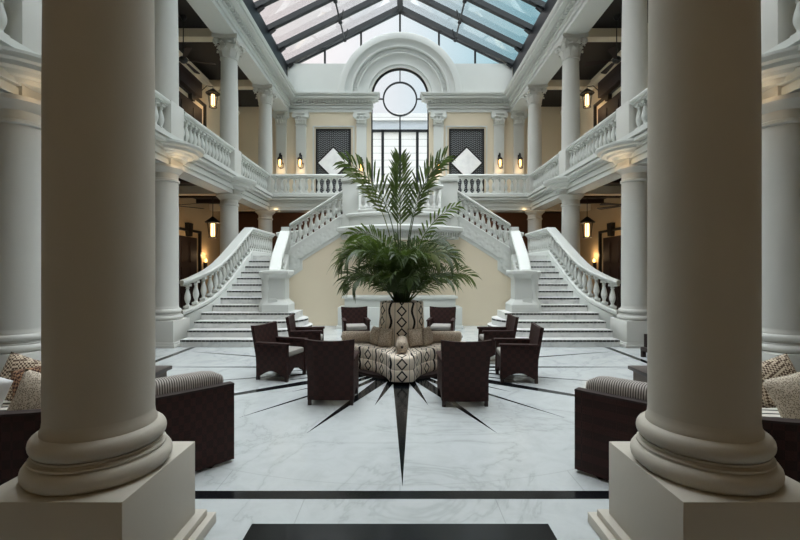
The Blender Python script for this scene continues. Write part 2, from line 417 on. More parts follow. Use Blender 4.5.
# side attic walls above the cornice up to the roof
for sg in (-1, 1):
    struct(MB().box(5.32, 2.6, 9.8, 5.5, YB+.3, 11.3).mirx(sg), 'wall_attic_%s' % SIDE[sg], 'trimw', smooth=0)
    struct(MB().box(5.5, -4.3, 11.1, XW+.25, YB+.35, 11.3).mirx(sg), 'ceiling_roof_%s' % SIDE[sg], 'trimw', smooth=0)
# front part above and behind the camera
struct(MB().box(-XW, -4.3, 4.42, XW, 2.9, 4.7), 'ceiling', 'cream', smooth=0)
struct(MB().box(-XW, -4.55, 0, XW, -4.3, 11.2), 'wall_front', 'ochre', smooth=0)
struct(MB().box(-5.5, -4.3, 11.0, 5.5, 2.6, 11.2), 'ceiling_front_roof', 'trimw', smooth=0)
fb = MB()
for a, b in ((-5.3, -2.1), (-1.42, 1.42), (2.1, 5.3)): fb.box(a, 2.4, 4.16, b, 2.75, 4.42)
struct(fb, 'trim_front_beam', 'cream', smooth=0)

# ------------------------------------------------------------------ cornices
PU = [(0,0),(.03,0),(.03,.11),(.0,.115),(.0,.14),(.07,.145),(.07,.25),(.03,.255),(.03,.28),(.11,.285),(.11,.34),(.06,.35),(.06,.45),(.20,.455),(.20,.475),(.14,.48),(.14,.50),(.34,.505),(.34,.57),(.30,.575),(.30,.595),(.38,.60),(.42,.66),(.42,.70),(0,.74)]
for sg in (-1, 1):
    PUs = [(o, dz*1.13) for o, dz in PU]; pth = [(-5.2,-4,ZS),(-5.2,YB-.02,ZS),(-RI,YB-.02,ZS),(-RI,YB+.25,ZS)]
    cm = MB().sweep(PUs, pth)
    cm.box(-5.86, -4.3, ZS, -5.2, YB-.02, ZS+.7)
    cm.box(-5.2, YB-.025, ZS, -RI, YB-.002, ZS+.7)
    o = struct(cm.mirx(-sg), 'trim_cornice_%s' % SIDE[sg], 'trimw', smooth=25)
    dn = MB(); x = -4.9
    while x < -1.5:
        dn.box(x, YB-.22, ZS+.41, x+.075, YB-.07, ZS+.505); x += .14
    y = 8.0
    while y < YB-.4:
        dn.box(-5.15, y, ZS+.41, -5.0, y+.075, ZS+.505); y += .14
    struct(dn.mirx(-sg), 'dentil_course', 'trimw', o, smooth=0)
# lower (balcony) entablature
PL = [(-.08,.0),(.0,.0),(.0,.11),(-.03,.115),(-.03,.135),(.04,.14),(.04,.26),(.0,.265),(.0,.29),(.08,.295),(.08,.36),(.05,.365),(.05,.385),(.19,.40),(.19,.47),(.15,.475),(.15,.495),(.23,.50),(.23,.60),(-.08,.60)]
for sg in (-1, 1):
    pth = [(-5.26,-4,4.15),(-5.26,17.24,4.15),(-1.72,17.24,4.15),(-1.72,17.9,4.15)]
    cm = MB().sweep(PL, pth); cm.box(-5.76,-4.3,4.15,-5.3,17.6,4.45); cm.box(-5.76,17.3,4.15,-1.72,17.9,4.45)
    # rounded bulges that carry the upper columns
    prof = [(.30,4.30),(.44,4.31),(.47,4.37),(.56,4.385),(.60,4.43),(.70,4.445),(.72,4.50),(.80,4.515),(.84,4.57),(.84,4.61),(0,4.612)]
    for y in COLY[:3]: cm.lathe(prof, -XC, y, 40)
    struct(cm.mirx(-sg), 'trim_balcony_%s' % SIDE[sg], 'trimw', smooth=25)
# archivolt over the window
ring = [(1.36,-.02),(1.36,-.07),(1.48,-.07),(1.50,-.11),(1.62,-.10),(1.80,-.12),(1.92,-.17),(1.96,-.22),(2.02,-.22),(2.02,-.18),(2.18,-.18),(2.20,-.28),(2.26,-.30),(2.30,-.27),(2.42,-.28),(2.52,-.33),(2.56,-.37),(2.80,-.38),(2.86,-.36),(2.86,-.02)]
am = MB(); n = 64; m = len(ring)
for i in range(n+1):
    a = pi*i/n
    for r, d in ring: am.v.append((r*cos(a), YB+d, ZA+r*sin(a)-.05))
for i in range(n):
    for q in range(m): am.f.append((i*m+q, i*m+(q+1)%m, (i+1)*m+(q+1)%m, (i+1)*m+q))
am.f += [tuple(range(m)), tuple(n*m+q for q in range(m))]
ao = struct(am, 'trim_arch', 'trimw', smooth=25)
dm = MB()
for i in range(58):
    a = pi*(i+.5)/58; r = 2.10; c, s_ = cos(a), sin(a)
    b = MB().box(-.03, -.10, -.055, .03, .0, .055)
    b.xf(Matrix.Translation((r*c, YB-.13, ZA-.05+r*s_)) @ Matrix.Rotation(-(a-pi/2), 4, 'Y')); dm.add(b.v, b.f)
struct(dm, 'dentil_course', 'trimw', ao, smooth=0)

# ------------------------------------------------------------------ columns
def base_prof(r, z0):
    k = r/.272
    out = []
    for i in range(9):
        a = -pi/2+pi*i/8; out.append((.315*k+.052*cos(a), z0+.055+.055*sin(a)))
    out += [(.318*k, z0+.112), (.333*k, z0+.113), (.333*k, z0+.124), (.312*k, z0+.127), (.305*k, z0+.135), (.312*k, z0+.142), (.318*k, z0+.143), (.318*k,z0+.151)]
    for i in range(9):
        a = -pi/2+pi*i/8; out.append((.292*k+.043*cos(a), z0+.2+.05*sin(a)))
    out += [(.285*k, z0+.252), (.285*k, z0+.268), (.276*k, z0+.285), (r, z0+.32)]
    return out
def plinth(cx, cy, h, hw, steps=True, ext=.10):
    m = MB().cbox(cx, cy, 0 if not steps else .115, hw, hw, h)
    if steps:
        m.cbox(cx, cy, .0, hw+ext, hw+ext, .07); m.cbox(cx, cy, .07, hw+ext*.55, hw+ext*.55, .115)
    return m
def lower_column(cx, cy, r, label, mat='stone', px=0, ext=.05, ztop=4.44, group=None):
    t = thing('stone_column', label, 'column', (cx, cy, 0), 0, group)
    part(plinth(cx+px, cy, .6, .38, True, ext), 'plinth', mat, t, bevel=.004)
    part(MB().lathe([(.3,.6)]+base_prof(r, .6), cx, cy, 56), 'base', mat, t, smooth=40)
    zt = 3.78
    part(MB().lathe([(r, .92), (r, 1.6), (r*.997, 2.8), (r*.97, zt)], cx, cy, 56), 'shaft', mat, t)
    cp = MB().lathe([(r*.97, zt), (r*.97+.03, zt+.02), (r*.97+.03, zt+.06), (r*.97, zt+.08), (r*.97, zt+.2), (r+.02, zt+.22), (r+.06, zt+.27), (r+.11, zt+.31), (r+.12, zt+.37), (0, zt+.371)], cx, cy, 48)
    cp.cbox(cx, cy, zt+.371, .27, .27, ztop)
    part(cp, 'capital', mat, t, smooth=40)
    return t
def capital(cx, cy, z0, z1, r):
    """leafy capital: bell, two rows of curled leaves, corner scrolls and a hollow-sided abacus"""
    h = z1-z0; m = MB()
    m.lathe([(r, z0), (r+.03, z0+.015), (r+.03, z0+.04), (r, z0+.055), (r, z0+h*.6), (r+.05, z0+h*.78), (r+.09, z0+h*.84), (0, z0+h*.841)], cx, cy, 24)
    for row, (zb, hh, out, ph) in enumerate(((.1, .36, .07, 0), (.22, .46, .1, pi/8))):
        for i in range(8):
            a = ph+i*pi/4; c, s_ = cos(a), sin(a); w = .095
            rows = [(r+.005, zb*h, w), (r+.03, (zb+hh*.5)*h, w*1.1), (r+.05, (zb+hh*.85)*h, w), (r+out+.05, (zb+hh)*h, w*.75), (r+out+.07, (zb+hh*.82)*h, w*.35)]
            vs = []
            for (rr, zz, ww) in rows:
                for q in (-1, 0, 1):
                    rq = rr+(.018 if q == 0 else 0); vs.append((cx+rq*c-q*ww*s_, cy+rq*s_+q*ww*c, z0+zz))
            vs2 = [(x-.02*c, y-.02*s_, z) for x, y, z in vs]; k = len(vs)
            fs = []
            for j in range(len(rows)-1):
                for q in range(2):
                    fs.append((j*3+q, j*3+q+1, j*3+q+4, j*3+q+3)); fs.append((k+j*3+q, k+j*3+q+3, k+j*3+q+4, k+j*3+q+1))
                fs += [(j*3, j*3+3, k+j*3+3, k+j*3), (j*3+2, k+j*3+2, k+j*3+5, j*3+5)]
            m.add(vs+vs2, fs)
    ab = []
    R = r+.2
    for i in range(4):
        a = pi/4+i*pi/2; b = a+pi/2
        p, q = Vector((cos(a), sin(a)))*R*1.25, Vector((cos(b), sin(b)))*R*1.25
        mid = Vector((cos((a+b)/2), sin((a+b)/2)))
        for k in range(6):
            t = k/6; e = p.lerp(q, t)-mid*(.09*4*t*(1-t)); ab.append((cx+e.x, cy+e.y))
    m.prism(ab, z1-h*.16, z1)
    for i in range(4):   # corner scrolls
        a = pi/4+i*pi/2; c, s_ = cos(a), sin(a); rc = r+.2; zc = z0+h*.70
        pts = []
        for k in range(13):
            th = k/12*2.2*2*pi*.75; rad = .10*(1-k/14); pts.append((cx+c*(rc+rad*cos(th+pi/2)), cy+s_*(rc+rad*cos(th+pi/2)), zc+rad*sin(th+pi/2)))
        m.tube(pts, .034, 6)
        cyl = MB().lathe([(.06,-.06),(.06,.06)], 0, 0, 12).xf(Matrix.Translation((cx+c*rc, cy+s_*rc, zc)) @ Matrix.Rotation(a, 4, 'Z') @ Matrix.Rotation(pi/2, 4, 'X')); m.add(cyl.v, cyl.f)
    return m
CAPM = None
def upper_column(cx, cy, label):
    global CAPM
    t = thing('fluteless_column', label, 'column', (cx, cy, GZ), 0)
    part(MB().cbox(cx, cy, 4.613, .285, .285, GZ+.86), 'pedestal', 'stone', t, bevel=.004)
    part(MB().lathe([(.28, GZ+.861), (.275, 7.0), (.25, 8.44)], cx, cy, 40), 'shaft', 'stone', t)
    if CAPM is None: CAPM = capital(0, 0, 0, ZS-8.44-.002, .25).mesh('capital', 'stone', smooth=50)
    o = bpy.data.objects.new('capital', CAPM); C.objects.link(o); o.parent = t; o.location = (0, 0, 8.44-GZ)
    return t
LBL_L = {0: 'white ground-floor column at the %s edge of the photo behind the sofa pillows',
         1: 'white ground-floor column standing at the foot of the %s stair flight',
         2: 'white ground-floor column behind the %s stair rail, beside the hanging lantern',
         3: 'distant ground-floor column under the %s corner of the back gallery'}
LBL_U = {0: 'upper column on the gallery cornice at the top %s edge of the photo',
         1: 'upper gallery column directly above the ground-floor column at the %s stair foot',
         2: 'upper column with leafy capital halfway along the %s gallery, beside the lantern',
         3: 'upper gallery column at the far %s corner where side and back rails meet'}
for sg in (-1, 1):
    lower_column(1.757 if sg > 0 else -1.741, 2.51, .272, 'huge foreground round column on a square plinth, %s of the view' % SIDE[sg], 'colnear', .026 if sg > 0 else -.015, .10, 4.41)
    for i, y in enumerate(COLY):
        lower_column(XC*sg, y, RC, LBL_L[i] % SIDE[sg]); upper_column(XC*sg, y, LBL_U[i] % SIDE[sg])

# pilasters of the upper back wall
def pilaster(cx, label):
    t = thing('wall_pilaster', label, 'pilaster', (cx, YB-.002, GZ), 0)
    w = .23
    part(MB().box(cx-w-.04, YB-.16, GZ, cx+w+.04, YB-.003, GZ+.3), 'base', 'trimw', t, smooth=0)
    part(MB().box(cx-w, YB-.12, GZ+.3, cx+w, YB-.003, 8.5), 'shaft', 'trimw', t, smooth=0)
    m = MB().box(cx-w-.03, YB-.15, 8.5, cx+w+.03, YB-.003, 8.55).prism_y([(cx-w, 8.55), (cx+w, 8.55), (cx+w+.04, 9.02), (cx-w-.04, 9.02)], YB-.14, YB-.003)
    m.box(cx-w-.13, YB-.22, 9.02, cx+w+.13, YB-.003, ZS-.001)
    for row, (z, k) in enumerate(((8.58, 4), (8.75, 3))):
        for i in range(k):
            x = cx+(i-(k-1)/2)*(2*w/k*1.05); m.prism_x([(YB-.13, z), (YB-.18, z+.10), (YB-.28, z+.19), (YB-.29, z+.13), (YB-.2, z+.02), (YB-.135, z)], x-.05, x+.05)
    for s_ in (-1, 1):
        c = MB().lathe([(.11,-.10),(.11,-.05),(.06,-.05),(.06,.03),(.11,.03),(.11,.08)], 0, 0, 14).xf(Matrix.Translation((cx+s_*(w+.05), YB-.18, 8.93)) @ Matrix.Rotation(pi/2, 4, 'X')); m.add(c.v, c.f)
    part(m, 'capital', 'trimw', t, smooth=40)
for sg in (-1, 1):
    pilaster(5.56*sg, 'narrow white pilaster on the back wall in the far %s corner behind the end column' % SIDE[sg])
    pilaster(4.63*sg, 'white pilaster with a lit sconce between the %s corner and the black fretwork screen' % SIDE[sg])
    pilaster(1.80*sg, 'white pilaster on the %s jamb of the arched window' % SIDE[sg])

# ------------------------------------------------------------------ balustrades
BH = .60
def baluster_mesh(h):
    m = MB().cbox(0, 0, 0, .062, .062, .06).cbox(0, 0, h-.06, .062, .062, h)
    m.lathe([(.05,.06),(.035,.09),(.03,.11),(.045,.15),(.064,.22),(.066,.27),(.055,.34),(.036,.42),(.028,.47),(.042,.49),(.042,.505),(.03,.52),(.045,h-.06)], 0, 0, 12)
    m.v = [(x*1.14, y*1.14, z) for x, y, z in m.v]
    return m.mesh('baluster', 'trimw', smooth=40)
BM = baluster_mesh(BH)
def samp(path, step, ends=.12):
    P = [Vector(p) for p in path]; seg = [(P[i+1]-P[i]).to_2d().length for i in range(len(P)-1)]; L = sum(seg)
    n = max(1, round((L-2*ends)/step)); out = []
    for k in range(n+1):
        d = ends+(L-2*ends)*k/n; i = 0
        while i < len(seg)-1 and d > seg[i]: d -= seg[i]; i += 1
        out.append(P[i].lerp(P[i+1], d/seg[i] if seg[i] else 0))
    return out
def balustrade(label, path, step=.21, group=None, ends=.14, hb=BH, foot=.1, cat='balustrade'):
    c = Vector(path[len(path)//2]); t = thing('balustrade', label, cat, (c.x, c.y, c.z), 0, group)
    part(MB().sweep([(-.12,0),(.12,0),(.12,foot-.03),(.09,foot),(-.09,foot),(-.12,foot-.03)], path), 'base_rail', 'trimw', t, smooth=30)
    z = foot+hb
    part(MB().sweep([(-.09,z),(.09,z),(.09,z+.035),(.15,z+.06),(.16,z+.10),(.13,z+.14),(-.13,z+.14),(-.16,z+.10),(-.15,z+.06),(-.09,z+.035)], path), 'handrail', 'trimw', t, smooth=30)
    for p in samp(path, step, ends):
        o = bpy.data.objects.new('baluster', BM); C.objects.link(o); o.parent = t
        o.location = (p.x-c.x, p.y-c.y, p.z-c.z+foot); o.scale = (1, 1, hb/BH)
    return t
for sg in (-1, 1):
    n = SIDE[sg]; X = 5.34*sg; z = GZ
    balustrade('white balcony balustrade at the very top %s edge, nearest the viewer' % n, [(X, 3.2, z), (X, COLY[0]-.32, z)], .225)
    balustrade('white balcony balustrade half hidden behind the %s foreground column' % n, [(X, COLY[0]+.32, z), (X, COLY[1]-.32, z)], .225)
    balustrade('white side-balcony balustrade in the middle bay on the %s' % n, [(X, COLY[1]+.32, z), (X, COLY[2]-.32, z)], .225)
    balustrade('white side-balcony balustrade in the last bay before the far %s corner' % n, [(X, COLY[2]+.32, z), (X, COLY[3]-.32, z)], .225)
    balustrade('white back-gallery balustrade below the %s black fretwork screen' % n, [((5.48-.32)*sg, 17.36, z), (1.9*sg, 17.36, z)], .25)

# ------------------------------------------------------------------ staircase
RS, TR, Y0 = .17, .33, 9.75
def YK(k): return Y0+TR*(k-1)
OX = [(10.0,5.6),(10.54,5.40),(10.74,5.20),(11.07,4.98),(11.4,4.88),(11.8,4.84),(12.4,4.83),(14,4.83)]
def outerx(y):
    for (a, p), (b, q) in zip(OX, OX[1:]):
        if y <= b: return p+(q-p)*max(0, (y-a)/(b-a))
    return OX[-1][1]
def innerx(y): return 3.29+(y-11.05)*.13
def nose(y): return max(0, RS*(1+(y-Y0)/TR))
sc_ = thing('staircase', 'grand white double staircase climbing from both sides to a bowed central landing', 'staircase', (0, 13.6, 0))
def mos(parent, x0, x1, y, z, sg, axis='y'):
    m = MB()
    if axis == 'y': m.box(x0, y-.006, z-.05, x1, y+.03, z-.012)
    part(m.mirx(sg), 'mosaic_nosing', 'mosaic', parent, smooth=0)
def quarter(cx, cy, r, a0, a1, n=8): return [(cx+r*cos(a0+(a1-a0)*i/n), cy+r*sin(a0+(a1-a0)*i/n)) for i in range(n+1)]
for sg in (-1, 1):
    for k in range(1, 13):
        y = YK(k); z0, z1 = RS*(k-1), RS*k
        ex, ey = 3.08, 11.15
        xl = outerx(y+.2)-.1
        if k <= 3:
            rx = {1: .92, 2: .80, 3: .69}[k]; ry = ey-y
            cv = [(ex-rx*sin(pi/2*i/10), ey-ry*cos(pi/2*i/10)) for i in range(11)]
            cv2 = [(ex-rx*cos(pi/2*i/8), ey+.75*sin(pi/2*i/8)) for i in range(1, 9)]
            poly = [(4.98, y)] + cv + cv2 + [(innerx(13.4), 13.48), (4.70, 13.48), (4.70, 11.6), (4.86, 11.1), (4.98, 10.8)]
            o = part(MB().prism(poly, z0, z1).mirx(sg), 'step', 'step', sc_, smooth=0)
            mos(o, ex, 4.98, y, z1, sg)
            part(MB().sweep([(-.006, z1-.05), (.02, z1-.05), (.02, z1-.012), (-.006, z1-.012)], [(a, b, 0) for a, b in cv]).mirx(sg), 'mosaic_nosing', 'mosaic', o, smooth=0)
        else:
            xr = 2.62 if k == 4 else innerx(y)+.02
            poly = [(xl, y), (xr, y), (xr, 11.6), (innerx(11.6)+.02, 11.62), (innerx(13.7), 13.70), (xl, 13.70)] if k == 4 else [(xl, y), (xr, y), (innerx(13.7), 13.70), (xl, 13.70)]
            if k >= 5: poly = [(xl, y), (xr, y), (innerx(13.7), 13.70), (4.73, 13.70), (4.73, max(12, y))] if y < 12 else poly
            o = part(MB().prism(poly, z0, z1).mirx(sg), 'step', 'step', sc_, smooth=0)
            mos(o, xr, xl, y, z1, sg)
    LZ = RS*13
    part(MB().box(3.62, YK(13), 0, 4.72, 16.1, LZ).mirx(sg), 'landing', 'step', sc_, smooth=0)
    # upper flight, rising toward the middle
    UR, UT = (3.50-LZ)/9, .21
    for k in range(1, 9):
        x1 = 3.60-UT*(k-1)
        part(MB().box(1.74, 13.72, LZ+UR*(k-1), x1, 16.0, LZ+UR*k).mirx(sg), 'step', 'step', sc_, smooth=0)
    # outer string wall (follows the curve), landing side wall
    ys = [10.55+(13.62-10.55)*i/24 for i in range(25)]
    sw = MB(); vs = []; 
    for y in ys:
        x = outerx(y); zt = nose(y)+.06
        vs += [(x-.13, y, 0), (x+.13, y, 0), (x+.13, y, zt), (x-.13, y, zt)]
    fs = []
    for i in range(24):
        for q in range(4): fs.append((i*4+q, i*4+(q+1)%4, i*4+4+(q+1)%4, i*4+4+q))
    fs += [(0,1,2,3), (96,99,98,97)]
    sw.add(vs, fs); sw.box(4.69, 13.62, 0, 4.95, 16.22, LZ+.06)
    part(sw.mirx(sg), 'outer_string', 'trimw', sc_, smooth=30)
    # inner string of the lower flight
    iw = MB(); vs = []
    for i in range(13):
        y = 11.3+2.2*i/12; x = innerx(y); vs += [(x-.13, y, .5), (x+.13, y, .5), (x+.13, y, nose(y)+.06), (x-.13, y, nose(y)+.06)]
    iw.add(vs, [(i*4+q, i*4+(q+1)%4, i*4+4+(q+1)%4, i*4+4+q) for i in range(12) for q in range(4)]+[(0,1,2,3),(48,51,50,49)])
    part(iw.mirx(sg), 'inner_string', 'trimw', sc_, smooth=0)
    # front string of the upper flight with relief panel
    fp = [(3.70, 1.46), (3.48, 1.48), (3.06, 1.76), (3.06, 2.04), (1.78, 2.84), (1.78, 3.44), (3.50, 2.34), (3.70, 2.28)]
    part(MB().prism_y(fp, 13.48, 13.72).mirx(sg), 'front_string', 'trimw', sc_, smooth=0)
    rp = [(2.98, 2.20), (1.86, 2.92), (1.86, 3.30), (3.42, 2.29), (3.42, 1.66), (3.16, 1.84), (3.16, 2.10)]
    part(MB().prism_y(rp, 13.455, 13.48).mirx(sg), 'relief_panel', 'relief', sc_, smooth=0)
    # rear string of the upper flight
    part(MB().prism_y([(4.69, 0), (1.78, 0), (1.78, 3.5), (3.50, 2.38), (4.69, 2.30)], 16.0, 16.2).mirx(sg), 'rear_string', 'trimw', sc_, smooth=0)
    # soffit wall under the upper flight
    part(MB().prism_y([(3.64, .0), (0, .0), (0, 2.72), (1.78, 2.72), (1.78, 2.85), (3.06, 2.05), (3.06, 1.76), (3.64, 1.44)], 13.50, 13.70).mirx(sg), 'under_wall', 'cream', sc_, smooth=0)
    # big newel pedestal at the foot of the inner rail
    nx, ny = 3.14, 11.14; zb = RS*4+.002
    nm = MB().cbox(nx, ny, zb, .33, .33, .84)
    nm.lathe([(.466,.84),(.466,.87),(.44,.90),(.36,.95),(.31,1.0)], nx, ny, 4, pi/4)
    nm.cbox(nx, ny, .97, .215, .215, 1.55)
    nm.lathe([(.31,1.53),(.33,1.56),(.37,1.60),(.43,1.64),(.45,1.66),(.45,1.72),(.42,1.75)], nx, ny, 4, pi/4)
    part(nm.mirx(sg), 'newel', 'trimw', sc_, smooth=20)
    nv = MB().lathe([(.19,zb),(.19,.84),(.16,.91),(.12,.98),(.11,1.12),(.13,1.28),(.11,1.45),(.15,1.56),(.19,1.62),(.19,1.70),(.15,1.73)], nx+.28, ny-.12, 24)
    part(nv.mirx(sg), 'newel_scroll', 'trimw', sc_, smooth=40)
    # pier at the head of the upper flight
    pm = MB().box(1.28, 13.32, 2.72, 1.78, 13.74, 4.50).box(1.21, 13.27, 4.50, 1.83, 13.79, 4.58).box(1.24, 13.30, 4.58, 1.80, 13.76, 4.66)
    part(pm.mirx(sg), 'pier', 'trimw', sc_, bevel=.005)
    pc = MB().box(3.48, 13.46, LZ, 3.72, 13.74, 3.10).mirx(sg)
    part(pc, 'corner_post', 'trimw', sc_, bevel=.004)
# bowed landing
def bow(x, depth=.8, half=1.78, y0=13.48): return y0-depth*(1-(x/half)**2)
bx = [-1.78+3.56*i/24 for i in range(25)]
bp = [(x, bow(x)) for x in bx]
bl = MB().prism(bp+[(1.78, 15.45), (-1.78, 15.45)], 2.98, 3.50)
part(bl, 'landing', 'trimw', sc_, smooth=30)
cw = [(x*1.01, bow(x)) for x in bx]
cn = MB().sweep([(0,2.70),(.06,2.70),(.06,2.86),(.10,2.88),(.20,2.93),(.26,2.95),(.26,3.04),(.16,3.08),(.08,3.10),(0,3.10)], [(x, y, 0) for x, y in cw])
cn.prism(bp+[(1.78, 13.48), (-1.78, 13.48)], 2.70, 2.98)
co_ = part(cn, 'landing_cornice', 'trimw', sc_, smooth=30)
dd = MB()
for i in range(46):
    x = -1.72+3.44*i/45; y = bow(x); sl = 2*.8*x/1.78**2; n = Vector((sl, -1)).normalized()
    b = MB().box(-.022, -.17, 2.77, .022, -.05, 2.885).xf(Matrix.Translation((x, y, 0)) @ Matrix.Rotation(atan2(sl, 1), 4, 'Z')); dd.add(b.v, b.f)
part(dd, 'dentil_course', 'trimw', co_, smooth=0)
mp_ = MB().sweep([(0,3.38),(.05,3.40),(.05,3.46),(.0,3.50)], [(x, y, 0) for x, y in cw]); part(mp_, 'landing_moulding', 'trimw', sc_, smooth=30)
for k in range(1, 8):
    part(MB().box(-1.7, 15.45+.255*(k-1), 3.50+.178*(k-1), 1.7, 17.24, 3.50+.178*k), 'step', 'step', sc_, smooth=0)
part(MB().box(-1.7, 15.45, 2.9, 1.7, 17.24, 3.50), 'step_base', 'trimw', sc_, smooth=0)
# base block under the landing
bb_ = MB().box(-1.84, 12.72, .10, 1.84, 13.495, .64).box(-1.66, 12.85, .64, 1.66, 13.495, .90).box(-1.72, 12.79, .90, 1.72, 13.495, .97).box(-1.88, 12.68, .0, 1.88, 13.495, .10)
tag(bb_.build('stone_dado', 'trimw', bevel=.006), 'low white stone base block against the cream wall behind the palm', 'plinth')

for sg in (-1, 1):
    n = SIDE[sg]
    ys = [10.57+(13.45-10.57)*i/20 for i in range(21)]
    path = [(outerx(y)*sg, y, nose(y)+.06) for y in ys]
    path += [(4.82*sg, 13.7, RS*13+.06), (4.82*sg, 16.1, RS*13+.06)]
    balustrade('white curving outer balustrade of the lower %s stair flight' % n, path, .205)
    balustrade('white balustrade along the rear of the %s upper flight' % n, [(4.6*sg, 16.1, RS*13+.1), (3.5*sg, 16.1, 2.42), (1.95*sg, 16.1, 3.46)], .22)
    balustrade('white front balustrade of the %s upper flight climbing to the central pier' % n, [(3.46*sg, 13.6, 2.36), (1.79*sg, 13.6, 3.42)], .19, ends=.12)
    balustrade('short steep white balustrade rising behind the big %s stair newel' % n, [(3.22*sg, 10.86, .92), (3.31*sg, 11.35, .92), (innerx(11.8)*sg, 11.8, nose(11.8)+.06), (innerx(13.46)*sg, 13.46, nose(13.46)+.06)], .22, ends=.62)
bwp = [(x, bow(x)+.14, 3.50) for x in [-1.24+2.48*i/20 for i in range(21)]]
balustrade('white bowed balustrade of the central stair landing behind the palm', bwp, .19)

# ------------------------------------------------------------------ arched window
wf = MB()
def vbar(m, x, z0, z1, w=.07, y=YB+.12, d=.08): m.box(x-w/2, y, z0, x+w/2, y+d, z1)
def hbar(m, x0, x1, z, h=.07, y=YB+.12, d=.08): m.box(x0, y, z-h/2, x1, y+d, z+h/2)
W1 = bpy.data.objects.new('window_1', None); C.objects.link(W1); W1['kind'] = 'structure'; WPOS['window_1'] = (0, 0, 0)
for x in (-RI+.04, -.82, 0, .82, RI-.04): vbar(wf, x, GZ, 8.34, .13 if abs(x) < 1 else .08)
hbar(wf, -RI, RI, 8.34, .11)
vbar(wf, -RI+.03, 8.34, ZA, .06); vbar(wf, RI-.03, 8.34, ZA, .06)
def ringy(m, r0, r1, zc, a0, a1, y0, y1, n=40):
    vs, fs = [], []
    for i in range(n+1):
        a = a0+(a1-a0)*i/n
        for r, y in ((r0,y0),(r1,y0),(r1,y1),(r0,y1)): vs.append((r*cos(a), y, zc+r*sin(a)))
    for i in range(n):
        for q in range(4): fs.append((i*4+q, i*4+(q+1)%4, i*4+4+(q+1)%4, i*4+4+q))
    fs += [(0,1,2,3), (n*4+3,n*4+2,n*4+1,n*4)]; m.add(vs, fs)
ringy(wf, RI-.09, RI, ZA, 0, pi, YB+.12, YB+.2)
ringy(wf, .75, .82, 9.84, 0, 2*pi, YB+.12, YB+.2, 48)
vbar(wf, 0, 8.34, 9.84-.8, .06); vbar(wf, 0, 9.84+.8, ZA+RI-.05, .05)
hbar(wf, -RI, -.8, 9.84, .05); hbar(wf, .8, RI, 9.84, .05)
part(wf, 'window_frame', 'steel', W1, smooth=30)
gp = [(-RI, GZ)] + arc + [(RI, GZ)]
part(MB().prism_y(gp, YB+.15, YB+.16), 'glass_pane', 'glass', W1, smooth=0)
# what stands outside: terrace and white clad building
struct(MB().box(-9, YB+.3, 4.2, 9, 27, 4.6), 'terrace_ground', 'stone', smooth=0)
ob = thing('clad_building', 'white horizontally clad building seen outside through the arched window', 'building', (0, 26, 4.6))
part(MB().box(-9, 26, 4.6, 9, 28, 10.1), 'wall', 'siding', ob, smooth=0)
part(MB().box(-9.1, 25.9, 10.1, 9.1, 28, 10.75), 'fascia', 'greyband', ob, smooth=0)
part(MB().box(-9.2, 25.8, 10.75, 9.2, 28, 11.15), 'roof_edge', 'siding', ob, smooth=0)

# fretwork screens with diamond mirrors
for sg in (-1, 1):
    n = SIDE[sg]; cx = 3.12*sg; hw, z0, z1 = .82, 5.15, 8.36; zc = 6.76
    t = thing('fretwork_screen', 'black patterned screen panel with diamond mirror on the cream wall, %s of the window' % n, 'screen', (cx, YB-.06, z0))
    f = MB(); f.box(cx-hw, YB-.08, z0, cx-hw+.08, YB-.003, z1).box(cx+hw-.08, YB-.08, z0, cx+hw, YB-.003, z1).box(cx-hw+.08, YB-.08, z1-.08, cx+hw-.08, YB-.003, z1).box(cx-hw+.08, YB-.08, z0, cx+hw-.08, YB-.003, z0+.08)
    part(f, 'frame', 'screen_frame', t, smooth=0)
    part(MB().box(cx-hw+.08, YB-.045, z0+.08, cx+hw-.08, YB-.003, z1-.08), 'fretwork_panel', 'fret', t, smooth=0)
    d = .70; e = .80
    part(MB().prism_y([(cx-e, zc), (cx, zc-e), (cx+e, zc), (cx, zc+e)], YB-.075, YB-.046), 'mirror_frame', 'screen_frame', t, smooth=0)
    part(MB().prism_y([(cx-d, zc), (cx, zc-d), (cx+d, zc), (cx, zc+d)], YB-.09, YB-.076), 'mirror', 'mirror', t, smooth=0)
    # white moulded surround
    s = MB(); 
    s.box(cx-hw-.16, YB-.03, GZ, cx-hw-.1, YB-.002, z1+.16).box(cx+hw+.1, YB-.03, GZ, cx+hw+.16, YB-.002, z1+.16).box(cx-hw-.1, YB-.03, z1+.10, cx+hw+.1, YB-.002, z1+.16)
    struct(s, 'trim_panel_%s' % n, 'trimw', smooth=0)

